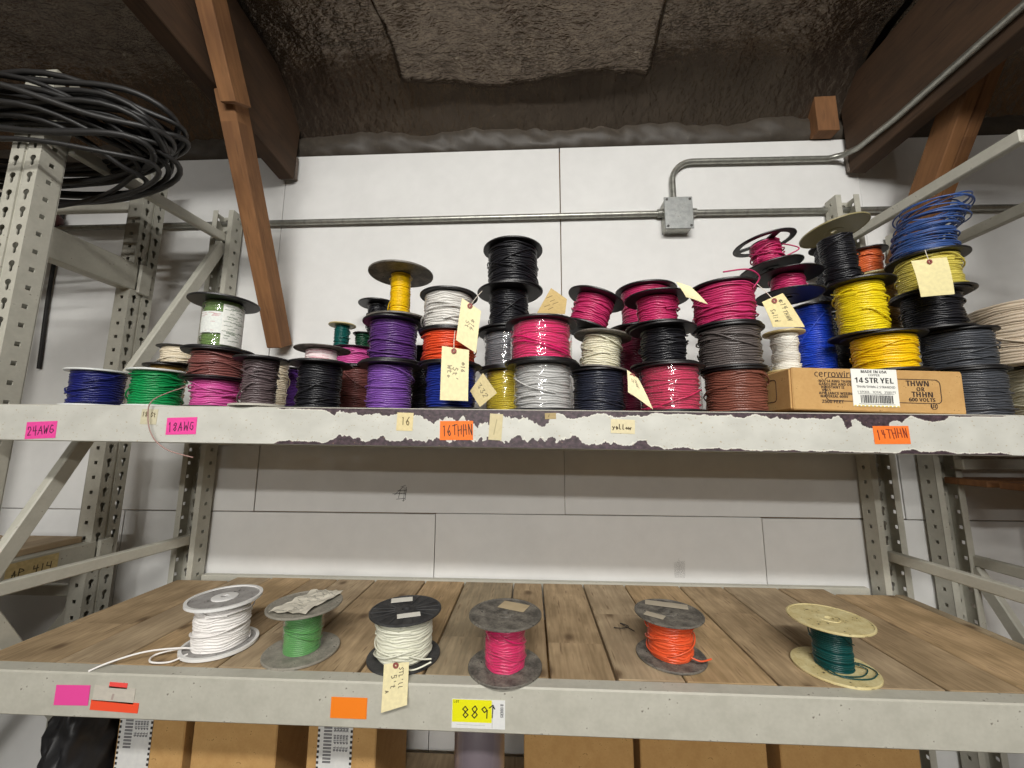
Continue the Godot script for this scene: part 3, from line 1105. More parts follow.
# ---------------------------------------------------------------- the rack
func beam(label: String, at: Vector3, length: float, h: float, d: float, front: Material) -> Node3D:
	var t := thing("rack_beam", label, "beam", at, "grey rack beams")
	var m := ArrayMesh.new()
	var s := Shape.new()
	s.box(Vector3(0, 0, -d * 0.5), Vector3(length, h, d), 0.003)
	var o := part("body", s.mesh(), paint, t)
	o.set_meta("label", "grey painted steel box section")
	if front:
		var f := Shape.new()
		f.quad(Vector3(-length / 2, h / 2 - 0.002, 0.0003), Vector3(length / 2, h / 2 - 0.002, 0.0003), Vector3(length / 2, -h / 2 + 0.002, 0.0003), Vector3(-length / 2, -h / 2 + 0.002, 0.0003), Vector3.BACK)
		var fo := part("painted_face", f.mesh(), front, t)
		fo.set_meta("label", "chipped grey paint over dark primer")
	return t

# paint chipped back to dark brown primer; chips as (centre, half width, depth from top, depth from bottom) along the beam in metres
func chipped_face(length: float, h: float, x0: float, chips: Array) -> StandardMaterial3D:
	var w := 2048
	var hh := 80
	var img := Image.create(w, hh, false, Image.FORMAT_RGB8)
	var n := FastNoiseLite.new()
	n.seed = 91
	n.frequency = 0.045
	n.fractal_octaves = 4
	var base := hex("c2c2ba")
	var prim := hex("42343a")
	var rustc := hex("9a8560")
	for x in w:
		var wx := x0 + length * x / w
		var top := 0.0
		var bot := 0.0
		for c in chips:
			var k := clampf(1.2 - absf(wx - c[0]) / c[1], 0.0, 1.0)
			k = minf(1.0, k * 4.0)
			top = maxf(top, c[2] * k)
			bot = maxf(bot, c[3] * k)
		for y in hh:
			var e := n.get_noise_2d(x * 0.55, y * 0.25) * 0.9 + n.get_noise_2d(x * 2.2, y * 1.0) * 0.2
			var yy := h * y / hh
			var dt := yy - top * (1.0 + 1.3 * e)
			var db := (h - yy) - bot * (1.0 + 1.3 * e)
			var g := n.get_noise_2d(x * 0.25 + 400.0, y * 0.3) * 0.05
			var col := Color(base.r + g, base.g + g, base.b + g)
			var d := minf(dt if top > 0.0003 else 1.0, db if bot > 0.0003 else 1.0)
			if d < 0.0:
				col = prim * (1.0 + 0.5 * n.get_noise_2d(x * 2.0, y * 2.0 + 77.0))
			elif d < 0.0025:
				col = hex("d2d1c6")
			if n.get_noise_2d(x * 3.0 + 2000.0, y * 3.0) > 0.56:
				col = col.lerp(rustc, 0.7)
			col.a = 1.0
			img.set_pixel(x, y, col)
	return print_mat(img, 0.5)

func deck(called_label: String, x0: float, x1: float, z0: float, z1: float, top: float, slope: float, th: float, seeds: Array, widths: Array) -> void:
	var t := thing("plank_deck", called_label, "deck", Vector3((x0 + x1) * 0.5, top - th, (z0 + z1) * 0.5))
	t.rotation.z = slope
	var kinds := []
	for sd in seeds:
		kinds.append(wood_mat("plank_%d" % sd, ["8c7759", "948166", "98805c", "85775f"][sd % 4], ["bea582", "bca788", "c7a982", "b09e80"][sd % 4], "5a4630", 100 + sd))
	var x := x0
	var i := 0
	while x < x1 - 0.02:
		var w: float = minf(widths[i % widths.size()], x1 - x)
		var gap := rng.randf_range(0.0035, 0.008)
		var dz := rng.randf_range(-0.004, 0.004)
		var short := 0.038 if (x < x0 + 0.01 or x + w > x1 - 0.06) else 0.0
		var o := part("plank", box_mesh(Vector3(w - gap, th - 0.0002, z0 - z1 + dz - short), 0.0025, Vector2(rng.randf(), rng.randf()), 1.6), kinds[(i * 7 + i / 3) % kinds.size()], t, Vector3(x + w * 0.5 - (x0 + x1) * 0.5, th * 0.5 - rng.randf() * 0.0012, rng.randf_range(-0.002, 0.002) + short * 0.5))
		o.rotation_degrees.y = rng.randf_range(-0.15, 0.15)
		x += w
		i += 1

func rack() -> void:
	# upright frames
	var f := thing("upright_frame", "grey slotted upright frame beside the coil of black cable", "frame", Vector3(-1.31, 0, -1.19))
	post(f, Vector3(-0.062, 0, 0.305), 2.53, 0, true)
	post(f, Vector3(0.030, 0, -0.30), 2.45, 180)
	bar_part("strut", Vector3(-0.010, 2.328, 0.25), Vector3(0.040, 2.328, -0.26), 0.024, 0.036, paint, f)
	bar_part("strut", Vector3(-0.010, 1.130, 0.25), Vector3(0.040, 1.130, -0.26), 0.024, 0.034, paint, f)
	bar_part("diagonal_brace", Vector3(-0.014, 1.15, 0.26), Vector3(0.036, 2.30, -0.25), 0.024, 0.040, paint, f)
	bar_part("diagonal_brace", Vector3(-0.014, 1.10, 0.26), Vector3(0.030, 0.20, -0.25), 0.024, 0.040, paint, f)
	var g := thing("upright_frame", "grey slotted upright frame beside the charcoal and beige reels", "frame", Vector3(1.262, 0, -1.19))
	post(g, Vector3(0.115, 0, 0.305), 2.53, 0)
	post(g, Vector3(-0.028, 0, -0.30), 2.45, 180)
	bar_part("strut", Vector3(0.0, 2.275, 0.25), Vector3(-0.03, 2.275, -0.26), 0.024, 0.036, paint, g)
	bar_part("strut", Vector3(0.0, 1.112, 0.25), Vector3(-0.03, 1.112, -0.26), 0.024, 0.034, paint, g)
	var nb := thing("upright_frame", "neighbouring upright frame beyond the lower deck of planks", "frame", Vector3(1.47, 0, -1.19))
	post(nb, Vector3(0.12, 0, 0.305), 2.53, 0)
	post(nb, Vector3(-0.022, 0, -0.30), 2.30, 180)
	bar_part("strut", Vector3(0.035, 2.20, 0.25), Vector3(0.025, 2.20, -0.26), 0.024, 0.036, paint, nb)
	bar_part("strut", Vector3(0.035, 1.105, 0.25), Vector3(0.025, 1.105, -0.26), 0.024, 0.034, paint, nb)
	bar_part("diagonal_brace", Vector3(0.02, 1.08, -0.25), Vector3(0.03, 0.2, 0.25), 0.024, 0.040, paint, nb)
	# beams
	var chips := [[-0.52, 0.06, 0.003, 0.006], [-0.36, 0.10, 0.012, 0.014], [-0.20, 0.09, 0.018, 0.016], [-0.05, 0.10, 0.026, 0.020], [0.06, 0.06, 0.012, 0.022], [0.17, 0.09, 0.010, 0.012], [0.32, 0.10, 0.004, 0.006],
		[0.48, 0.09, 0.007, 0.004], [0.62, 0.10, 0.010, 0.003], [0.74, 0.06, 0.022, 0.002], [0.84, 0.05, 0.009, 0.006], [0.93, 0.07, 0.002, 0.004]]
	var ub := beam("chipped grey rack beam of the upper shelf with pink and orange stickers", Vector3(-0.04, 1.5255, -0.87), 2.50, 0.087, 0.04, chipped_face(2.50, 0.087, -1.29, chips))
	ub.rotation.z = -0.0112
	ub.set_meta("group", "front beams with stickers")
	var lb := beam("clean grey rack beam of the lower shelf with the yellow 8897 sticker", Vector3(-0.04, 0.952, -0.875), 2.50, 0.088, 0.036, null)
	lb.set_meta("group", "front beams with stickers")
	var ur := beam("grey rear rack beam under the upper shelf planks", Vector3(-0.03, 1.50, -1.445), 2.42, 0.07, 0.035, null)
	ur.rotation.z = -0.0112
	beam("grey rear rack beam at the back edge of the lower planks", Vector3(-0.03, 0.958, -1.470), 2.40, 0.080, 0.025, null)
	# stickers on the beams
	sticker_set(ub, lb)
	# decks
	var wd := [0.185, 0.14, 0.185, 0.09, 0.14, 0.19, 0.14]
	deck("worn brown plank deck of the lower shelf carrying six spools", -1.285, 1.245, -0.912, -1.468, 0.995, 0.0, 0.024, [0, 1, 2, 3, 4, 5], [0.195, 0.135, 0.15, 0.10, 0.14, 0.185, 0.145, 0.175, 0.10, 0.145, 0.145, 0.19, 0.15, 0.185, 0.16])
	deck("plank deck of the upper shelf under the wire spools", -1.28, 1.245, -0.911, -1.475, 1.569, -0.0112, 0.020, [1, 3], wd)
	# rack standing at right angles beside the frame
	var p := thing("upright_frame", "grey slotted upright of the cross rack in front of the white wall", "frame", Vector3(-1.50, 0, -1.355))
	post(p, Vector3(0, 0, 0), 2.56, 90, true)
	post(p, Vector3(-0.62, 0, 0), 2.56, -90)
	bar_part("strut", Vector3(-0.055, 2.42, 0), Vector3(-0.56, 2.42, 0), 0.024, 0.036, paint, p, Vector3.BACK)
	bar_part("strut", Vector3(-0.055, 0.98, 0), Vector3(-0.56, 0.98, 0), 0.024, 0.036, paint, p, Vector3.BACK)
	bar_part("diagonal_brace", Vector3(-0.055, 0.95, 0), Vector3(-0.56, 0.25, 0), 0.024, 0.036, paint, p, Vector3.BACK)
	var hb := thing("rack_beam", "grey box beam of the cross rack near the black cable coil", "beam", Vector3(-1.52, 2.11, -0.30), "cross rack beams")
	part("body", box_mesh(Vector3(0.045, 0.105, 2.06), 0.004), paint, hb)
	part("end_plate", box_mesh(Vector3(0.012, 0.115, 0.045), 0.003), paint, hb, Vector3(0.030, -0.004, -1.05))
	var lbm := thing("rack_beam", "dull grey box beam with yellowed paper marked AP 414", "beam", Vector3(-1.52, 1.112, -0.30), "cross rack beams")
	part("body", box_mesh(Vector3(0.045, 0.078, 2.06), 0.004), paint, lbm)
	part("end_plate", box_mesh(Vector3(0.012, 0.09, 0.045), 0.003), paint, lbm, Vector3(0.030, -0.004, -1.05))
	var img := paper(192, 96, "c9b684", 15, 0.08)
	write(img, "AP 414", Vector2(20, 34), 34, 0.0, 4.0, hex("4a4030"), 0.06, 0.75)
	var lab := sticker("paper_label", lbm, Vector3(0.0232, 0.0, -0.858), 0.125, 0.060, 0, print_mat(img, 0.8), "yellowed paper with handwritten AP 414")
	lab.rotation_degrees.y = 90
	var cd := thing("plank_deck", "dusty boards on the cross rack beyond the frame", "deck", Vector3(-1.82, 1.142, -0.30))
	for k in 2:
		part("plank", box_mesh(Vector3(0.28, 0.02, 2.0), 0.002), wood_mat("plank_1", "74604a", "9a8468", "473522", 101), cd, Vector3(-0.13 + 0.29 * k, 0.02, 0))
	# neighbouring bay
	var nr := thing("rack_beam", "grey rear beam of the neighbouring rack bay over its brown boards", "beam", Vector3(2.10, 1.425, -1.40), "neighbouring rack beams")
	part("body", box_mesh(Vector3(1.30, 0.035, 0.03), 0.003), paint, nr)
	var nd := thing("plank_deck", "brown boards hung under the grey beam of the neighbouring bay", "deck", Vector3(2.05, 1.345, -1.31))
	for k in 3:
		part("plank", box_mesh(Vector3(1.20, 0.022, 0.13), 0.002, Vector2(0.1 * k, 0.3)), wood_mat("brace_wood", "6f4b2d", "91663f", "48301c", 72), nd, Vector3(0.0, 0.022, -0.08 + 0.16 * k))
	var nu := thing("plank_deck", "upper boards of the neighbouring bay under the end of the beige reel", "deck", Vector3(1.95, 1.535, -1.19))
	for k in 4:
		part("plank", box_mesh(Vector3(1.28, 0.016, 0.135), 0.002, Vector2(0.1 * k, 0.3)), wood_mat("plank_1", "74604a", "9a8468", "473522", 101), nu, Vector3(0, 0.008, -0.21 + 0.14 * k))

func slip(w: int, h: int, col: String, words: String, ink: String, size: float, at: Vector2, ang: float, pitch := 0.72, loose := 0.05, pen := 5.0) -> StandardMaterial3D:
	var img := paper(w, h, col, words.hash() % 977, 0.03)
	write(img, words, at, size, ang, pen, hex(ink), loose, pitch)
	return print_mat(img, 0.7)

func sticker_set(ub: Node3D, lb: Node3D) -> void:
	var fz := 0.0005
	sticker("pink_sticker", ub, Vector3(-1.1225, -0.0179, fz), 0.0766, 0.0403, 3, slip(192, 112, "e8489c", "24AWG", "3a1030", 54, Vector2(8, 34), -0.06, 0.64), "neon pink sticker with handwritten 24AWG")
	sticker("pink_sticker", ub, Vector3(-0.7756, -0.0039, fz), 0.0733, 0.0397, 2, slip(192, 112, "e8489c", "18AWG", "3a1030", 54, Vector2(8, 34), -0.04, 0.64), "neon pink sticker with handwritten 18AWG")
	sticker("orange_sticker", ub, Vector3(-0.1263, -0.0056, fz), 0.0755, 0.0428, 1, slip(192, 112, "ee7626", "16THHN", "3c2418", 60, Vector2(12, 26), -0.03, 0.5), "neon orange sticker with handwritten 16THHN")
	sticker("orange_sticker", ub, Vector3(0.8138, -0.0026, fz), 0.0736, 0.0385, 1, slip(192, 112, "ee7626", "14THHN", "6a1c10", 54, Vector2(12, 28), -0.08, 0.52), "neon orange sticker with handwritten 14THHN")
	sticker("yellowed_label", ub, Vector3(-0.2455, 0.0126, fz), 0.0377, 0.0411, -1, slip(96, 96, "d8c898", "16", "6a5a3a", 40, Vector2(24, 24), 0.0), "scrap of yellowed paper with faint 16")
	sticker("tape_remnant", ub, Vector3(-0.0374, 0.0035, fz), 0.0295, 0.0588, -3, slip(64, 96, "c9bd95", "I", "a89c78", 60, Vector2(18, 16), 0.2), "torn strip of old tape")
	sticker("yellowed_label", ub, Vector3(0.2454, 0.0082, fz), 0.0528, 0.0311, -2, slip(128, 80, "d6cba6", "yellow", "4a3e28", 26, Vector2(8, 30), 0.0, 0.65), "scrap of yellowed paper with faded writing")
	sticker("yellowed_label", ub, Vector3(-0.8581, 0.0167, fz), 0.0401, 0.0358, -1, slip(96, 96, "c4bea2", "18 St", "6a6048", 26, Vector2(6, 18), 0.05, 0.65), "scrap of faded paper with worn writing")
	sticker("tape_remnant", ub, Vector3(0.0855, 0.0295, fz), 0.0247, 0.0135, 2, slip(64, 48, "a89468", "I", "7a6a48", 20, Vector2(18, 12), 0.2), "small brown tape remnant")
	sticker("pink_sticker", lb, Vector3(-0.9497, -0.0001, fz), 0.0776, 0.0393, 1, mat(hex("e8489c"), 0.7), "blank neon pink sticker")
	sticker("orange_sticker", lb, Vector3(-0.3392, -0.0051, fz), 0.0769, 0.0395, 0, mat(hex("f07f10"), 0.7), "blank neon orange sticker")
	sticker("red_sticker", lb, Vector3(-0.8507, -0.0188, fz), 0.1081, 0.0195, -2, mat(hex("f0502c"), 0.7), "lower strip of a torn red orange sticker")
	sticker("red_sticker", lb, Vector3(-0.8481, 0.0220, fz), 0.0407, 0.0111, -2, mat(hex("f0504a"), 0.7), "upper scrap of a torn red orange sticker")
	sticker("tape_remnant", lb, Vector3(-0.8550, 0.0043, fz), 0.0932, 0.0305, -3, slip(96, 64, "c2bcb0", "I", "a89890", 20, Vector2(40, 30), 0.2), "grey torn backing of the red orange sticker")
	sticker("lot_sticker", lb, Vector3(-0.0679, -0.0074, fz), 0.1098, 0.0536, 0, lot_face(), "yellow and white lot sticker with handwritten 8897")

func lot_face() -> StandardMaterial3D:
	var img := paper(256, 144, "dfe0de", 7, 0.02)
	img.fill_rect(Rect2i(2, 2, 190, 112), hex("e6e40c"))
	write(img, "889", Vector2(46, 34), 58, 0.0, 5.0, hex("23221c"), 0.03, 0.78)
	stroke(img, Vector2(198, 26), Vector2(194, 88), 5.0, hex("23221c"))
	stroke(img, Vector2(180, 40), Vector2(196, 26), 5.0, hex("23221c"))
	stroke(img, Vector2(196, 26), Vector2(206, 44), 5.0, hex("23221c"))
	write(img, "LOT", Vector2(8, 8), 10, 0.0, 2.0, hex("4a4a20"), 0.0, 0.9)
	write(img, "BIDDERS", Vector2(246, 20), 12, PI * 0.5, 2.6, hex("55565a"), 0.0, 0.8)
	stroke(img, Vector2(194, 10), Vector2(194, 140), 1.4, hex("8a8a80"))
	stroke(img, Vector2(24, 126), Vector2(160, 128), 1.6, hex("a8a8a8"))
	return print_mat(img, 0.5)

# ---------------------------------------------------------------- loose coil of blue wire
func blue_coil() -> void:
	var base: Vector3 = Vector3(1.0931, 2.0013, -1.0600)
	var t := thing("wire_coil", "loose springy coil of blue wire resting on the pale yellow spool", "wire coil", base)
	var m := mat(hex("395691"), 0.4)
	var r := RandomNumberGenerator.new()
	r.seed = 77
	for k in 46:
		var f := k / 45.0
		var y := 0.004 + 0.135 * f
		var lean := pow(f, 1.7)
		var rad := 0.060 + 0.006 * lean + r.randf_range(-0.006, 0.004)
		var cx := 0.034 * lean + r.randf_range(-0.004, 0.006) * (0.4 + lean)
		var cz := r.randf_range(-0.006, 0.006)
		var tx := -0.04 + 0.10 * lean + r.randf_range(-0.16, 0.16) * (0.15 + lean)
		var tz := r.randf_range(-0.14, 0.14) * (0.2 + lean)
		if f > 0.62:
			rad *= r.randf_range(0.85, 1.18)
			cx += 0.012
			y += 0.012 * (f - 0.62) / 0.38
		var pts := []
		var ph := r.randf() * TAU
		for j in 40:
			var a := TAU * j / 40.0
			var rr := rad * (1.0 + 0.05 * sin(2.0 * a + ph))
			pts.append(Vector3(cx + cos(a) * rr, maxf(0.003, y + rr * (cos(a) * tx + sin(a) * tz)), cz + sin(a) * rr))
		tube_part("wire_loop", pts, 0.0019, m, t, 6, true)

# ---------------------------------------------------------------- carton of wire
func carton() -> void:
	var t := thing("carton", "brown cardboard carton printed THWN or THHN with white 14 STR YEL label", "carton", Vector3(0.7865, 1.5602, -1.055))
	t.rotation.z = -0.0112 - 0.022
	var card := grain_mat("cardboard", "b78f58", "c39c64", "8d6a3c", 0.02, 201, 0.85, 0.0, 4.0, 0.3)
	var w := 0.372
	var h := 0.098
	var d := 0.30
	part("body", box_mesh(Vector3(w, h, d), 0.0025), card, t, Vector3(0, h / 2 + 0.005, 0))
	for sx in [-1, 1]:
		part("flap", box_mesh(Vector3(0.004, h - 0.006, d - 0.01), 0.001), card, t, Vector3(sx * (w / 2 + 0.002), h / 2 + 0.004, 0.001))
	var ink := mat(hex("3d2f28"), 0.8)
	var fz := d / 2 + 0.0004
	# printed frame line
	var fr := Shape.new()
	var loop := []
	for c in [[0.108, 0.012, 0.0], [-0.122, 0.012, PI * 0.5], [-0.122, -0.022, PI], [0.108, -0.022, PI * 1.5]]:
		for k in 4:
			var a: float = c[2] + PI * 0.5 * k / 3.0
			loop.append(Vector2(c[0] + 0.010 * cos(a), c[1] + 0.010 * sin(a)))
	for i in loop.size():
		var a: Vector2 = loop[i]
		var b: Vector2 = loop[(i + 1) % loop.size()]
		fr.bar(Vector3(a.x, a.y, 0), Vector3(b.x, b.y, 0), 0.0016, 0.0004, Vector3(-(b - a).y, (b - a).x, 0), Vector2.ZERO, 0.0)
	part("printed_frame", fr.mesh(), ink, t, Vector3(0.018, 0.060, fz))
	var fr2 := part("printed_frame", fr.mesh(), ink, t, Vector3(-w / 2 - 0.0046, 0.060, -0.02))
	fr2.rotation_degrees.y = -90
	var texts := [["cerrowire", -0.092, 0.090, 0.0150, false], ["THWN", 0.088, 0.073, 0.0125, true], ["OR", 0.093, 0.060, 0.0095, true], ["THHN", 0.096, 0.048, 0.0125, true], ["600 VOLTS", 0.094, 0.036, 0.0085, true],
		["NO. 14 AWG THHN", -0.092, 0.073, 0.0060, true], ["GASOLINE AND OIL", -0.090, 0.066, 0.0060, true], ["RESISTANT II", -0.098, 0.059, 0.0060, true], ["VW-1", -0.112, 0.052, 0.0060, true], ["APPLIANCE WIRING", -0.090, 0.045, 0.0060, true], ["MATERIAL 600V", -0.096, 0.038, 0.0060, true], ["2500 FEET", -0.100, 0.026, 0.0075, true]]
	for q in texts:
		lettering(t, q[0], Vector3(q[1], q[3 - 1], fz + 0.0002), q[3], ink, q[4])
	# round mark with its ring and letters
	var rg := Shape.new()
	rg.lathe([Vector2(0.0064, 0), Vector2(0.0076, 0), Vector2(0.0076, 0.0004), Vector2(0.0064, 0.0004)], 24)
	var ro := part("round_mark", rg.mesh(), ink, t, Vector3(0.118, 0.022, fz))
	ro.rotation_degrees.x = 90
	lettering(t, "UL", Vector3(0.118, 0.022, fz + 0.0002), 0.008, ink, true)
	# white label
	var lab := Shape.new()
	lab.box(Vector3.ZERO, Vector3(0.100, 0.086, 0.0006), 0)
	var lo := part("paper_label", lab.mesh(), mat(hex("e9e9e2"), 0.7), t, Vector3(-0.006, 0.060, fz + 0.0006))
	lo.set_meta("label", "white label printed 14 STR YEL with a barcode")
	var li := mat(hex("2c2b2c"), 0.7)
	var lz := 0.0006
	lettering(lo, "14 STR YEL", Vector3(-0.001, 0.017, lz), 0.0125, li, true)
	lettering(lo, "MADE IN USA", Vector3(0.0, 0.037, lz), 0.0065, li, true)
	lettering(lo, "COPPER", Vector3(0.0, 0.029, lz), 0.0050, li, false)
	lettering(lo, "THHN/THWN-2 STRANDED", Vector3(0.002, 0.002, lz), 0.0052, li, false)
	lettering(lo, "1 SPOOL   TOTAL   2500 FT", Vector3(0.002, -0.010, lz), 0.0052, li, false)
	var bars := Shape.new()
	var r := RandomNumberGenerator.new()
	r.seed = 5
	var x := -0.034
	while x < 0.034:
		var bw := r.randf_range(0.0006, 0.0022)
		bars.box(Vector3(x + bw / 2, 0, 0), Vector3(bw, 0.018, 0.0003), 0)
		x += bw + r.randf_range(0.0006, 0.0018)
	for y in [0.0115, -0.0115]:
		bars.box(Vector3(0, y, 0), Vector3(0.078, 0.0008, 0.0003), 0)
	part("barcode", bars.mesh(), li, lo, Vector3(0.001, -0.026, lz))
	var dash := Shape.new()
	for k in 12:
		dash.box(Vector3(-0.046 + k * 0.0084, 0, 0), Vector3(0.005, 0.0022, 0.0003), 0)
	part("yellow_dashes", dash.mesh(), mat(hex("dcc024"), 0.7), lo, Vector3(0, -0.0415, lz))

func lettering(parent: Node, text: String, at: Vector3, size: float, m: Material, bold: bool) -> void:
	var f := SystemFont.new()
	f.font_names = PackedStringArray(["Droid Sans"])
	if bold:
		f.font_weight = 700
	var tm := TextMesh.new()
	tm.text = text
	tm.font = f
	tm.font_size = 24
	tm.pixel_size = size / 17.5
	tm.depth = 0.0003
	tm.curve_step = 4.0
	part("lettering", tm, m, parent, at)

# ---------------------------------------------------------------- heavy black cable hung on the upright
func black_cable() -> void:
	var t := thing("cable_coil", "big coil of heavy black cable hung over the top of the grey upright", "cable coil", Vector3(-1.485, 2.365, -0.945))
	var r := RandomNumberGenerator.new()
	r.seed = 19
	for k in 24:
		var y := r.randf_range(-0.045, 0.035)
		var ra := 0.46 + r.randf_range(-0.06, 0.02)
		var rb := 0.122 + r.randf_range(-0.025, 0.03)
		var cx := -0.01 + r.randf_range(-0.05, 0.02)
		var cz := r.randf_range(-0.03, 0.03)
		var tilt := r.randf_range(-0.10, 0.04)
		var tz := r.randf_range(-0.04, 0.16)
		var rad := r.randf_range(0.0055, 0.0085)
		if k == 22:
			y = -0.115
			tilt = 0.02
			tz = 0.0
			rad = 0.0065
			ra = 0.45
		if k == 23:
			y = -0.085
			tilt = 0.10
			ra = 0.42
			rad = 0.006
		var ph := r.randf() * TAU
		var pts := []
		for j in 56:
			var a := TAU * j / 56.0
			var wob := 0.012 * sin(3.0 * a + ph) + 0.008 * sin(5.0 * a + ph * 2.0)
			pts.append(Vector3(cx + cos(a) * (ra + wob), y + tilt * cos(a) * 0.5 + tz * sin(a) * 0.4 + wob * 0.8, cz + sin(a) * (rb + wob)))
		var sh := r.randf_range(0.10, 0.16)
		tube_part("cable_loop", pts, rad, mat(Color(sh, sh * 0.98, sh * 0.97), 0.5), t, 8, true)

# ---------------------------------------------------------------- goods below the lower shelf
func under_shelf() -> void:
	var wd := wood_mat("plank_1", "74604a", "9a8468", "473522", 101)
	var dk := thing("plank_deck", "plank deck of the bottom shelf under cartons", "deck", Vector3(-0.02, 0.42, -1.19))
	for k in 12:
		part("plank", box_mesh(Vector3(0.205, 0.022, 0.56), 0.002, Vector2(0.13 * k, 0)), wd, dk, Vector3(-1.155 + 0.21 * k, 0.011, 0))
	beam("grey front beam of the bottom shelf under the cartons", Vector3(-0.04, 0.40, -0.875), 2.50, 0.088, 0.03, null)
	beam("grey rear beam of the bottom shelf", Vector3(-0.03, 0.378, -1.470), 2.40, 0.080, 0.025, null)
	var card := grain_mat("cardboard", "b78f58", "c39c64", "8d6a3c", 0.02, 201, 0.85, 0.0, 4.0, 0.3)
	var spec := [[-1.028, 0.19, 0.445, 0.28, -1.12, "narrow brown carton with striped shipping label under the pink sticker", true], [-0.800, 0.235, 0.43, 0.28, -1.13, "plain brown carton between the two labelled cartons", false], [-0.50, 0.185, 0.43, 0.28, -1.12, "narrow brown carton with striped shipping label beside the wrapped roll", true], [0.13, 0.30, 0.44, 0.24, -1.20, "tall brown carton beside the film wrapped roll", false], [0.47, 0.34, 0.43, 0.24, -1.21, "tall brown carton in the middle of the bottom shelf", false], [0.85, 0.36, 0.44, 0.24, -1.20, "tall brown carton near the end of the bottom shelf", false]]
	for q in spec:
		var t := thing("carton", q[5], "carton", Vector3(q[0], 0.4425, q[4] - q[3] * 0.5), "cartons on the bottom shelf")
		part("body", box_mesh(Vector3(q[1], q[2], q[3]), 0.003), card, t, Vector3(0, q[2] * 0.5, 0))
		part("flap", box_mesh(Vector3(q[1] - 0.004, 0.004, q[3] * 0.5 - 0.002), 0.001), card, t, Vector3(0, q[2] + 0.002, q[3] * 0.25))
		part("flap", box_mesh(Vector3(q[1] - 0.004, 0.004, q[3] * 0.5 - 0.002), 0.001), card, t, Vector3(0, q[2] + 0.002, -q[3] * 0.25))
		if q[6]:
			var img := paper(128, 256, "d9dad8", 3, 0.03)
			for k in 40:
				for sx in [0, 120]:
					if k % 2 == 0:
						img.fill_rect(Rect2i(sx, k * 7, 8, 7), hex("242426"))
			for k in 18:
				if k % 2 == 0:
					img.fill_rect(Rect2i(k * 7, 0, 7, 8), hex("242426") if q[0] < -0.9 else hex("b03a3a"))
			for k in 34:
				if (k * 7) % 3 != 0:
					img.fill_rect(Rect2i(22, 60 + k * 3, 30, 2), hex("33333a"))
			for k in 5:
				write(img, "THIS SIDE SHIP TO", Vector2(66 + k * 11, 20), 7, PI * 0.5, 1.6, hex("3a3a40"), 0.02, 0.9)
			var lm := print_mat(img, 0.6)
			sticker("shipping_label", t, Vector3(-q[1] * 0.5 + (0.053 if q[0] < -0.9 else 0.075), q[2] - 0.185, q[3] * 0.5 + 0.0008), 0.094, 0.23, 0, lm, "white label with a striped border and barcode")
	# loose tan flange lying on the back stack
	var fl := thing("spool_flange", "loose wide tan spool flange tilted on the back stack before the conduit", "flange", Vector3(1.045, 2.212, -1.285))
	fl.rotation_degrees = Vector3(-5, 0, 8)
	part("disc", flange(0.098, 0.006, 0.010, "tanold", false), flange_mat("tanold"), fl)
	# tall carton beyond the neighbouring frame
	var gc := thing("carton", "tall brown carton standing beyond the neighbouring upright frame", "carton", Vector3(1.86, 0.60, -1.22))
	part("body", box_mesh(Vector3(0.30, 0.64, 0.30), 0.003), card, gc, Vector3(0, 0.32, 0))
	part("flap", box_mesh(Vector3(0.29, 0.004, 0.145), 0.001), card, gc, Vector3(0, 0.642, 0.073))
	var gp := thing("plank_deck", "low board of the neighbouring bay under the tall carton", "deck", Vector3(2.05, 0.575, -1.22))
	for k in 2:
		part("plank", box_mesh(Vector3(0.9, 0.024, 0.2), 0.002), wd, gp, Vector3(0, 0.012, -0.11 + 0.22 * k))
	# shrink wrapped roll
	var roll := thing("wrapped_roll", "grey roll in shiny stretch film under the yellow 8897 sticker", "roll", Vector3(-0.128, 0.4425, -1.07))
	var s := Shape.new()
	s.lathe([Vector2(0.02, 0), Vector2(0.058, 0), Vector2(0.061, 0.004), Vector2(0.061, 0.416), Vector2(0.058, 0.42), Vector2(0.02, 0.42)], 40)
	part("roll_body", s.mesh(), mat(hex("6a5f66"), 0.45), roll)
	part("plastic_film", film(0.061, 0.004, 0.416, 300), film_mat, roll)
	# black plastic bag
	var bag := PackedVector3Array()
	for i in 26:
		for j in 41:
			var a := TAU * (j % 40) / 40.0
			var y := 0.40 * i / 25.0
			var rr := 0.062 * sqrt(maxf(0.0, 1.0 - pow(absf(y / 0.40 * 2.0 - 1.0), 4.0))) + 0.001
			rr *= 1.0 + 0.35 * fine.get_noise_3d(cos(a) * 60.0, y * 320.0, sin(a) * 60.0)
			bag.append(Vector3(cos(a) * rr, y, sin(a) * rr * 1.4))
	var bs := Shape.new()
	bs.grid(bag, 26, 41, true, 1.0, 1.0, true)
	var bo := part("plastic_bag", bs.mesh(), mat(hex("1c1c1e"), 0.5), self, Vector3(-1.205, 0.443, -1.12))
	tag(bo, "crumpled black plastic bag beside the carton with striped label", "bag")
	# white coiled tail of wire from the first spool
	var tail := thing("wire_tail", "loose white wire tail curling from the white spool to the shelf edge", "wire", Vector3(-0.80, 0.9955, -0.95))
	tube_part("wire", smooth([Vector3(0.030, 0.012, 0.004), Vector3(-0.02, 0.014, -0.006), Vector3(-0.075, 0.006, 0.008), Vector3(-0.062, 0.004, 0.034), Vector3(-0.02, 0.003, 0.030), Vector3(0.0, 0.008, 0.006)], 8), 0.0021, wire_mat("white3"), tail, 6)
	tube_part("wire", smooth([Vector3(0.028, 0.018, 0.002), Vector3(-0.03, 0.016, -0.002), Vector3(-0.09, 0.018, 0.022), Vector3(-0.14, 0.010, 0.050), Vector3(-0.165, 0.002, 0.072)], 8), 0.0021, wire_mat("white3"), tail, 6)
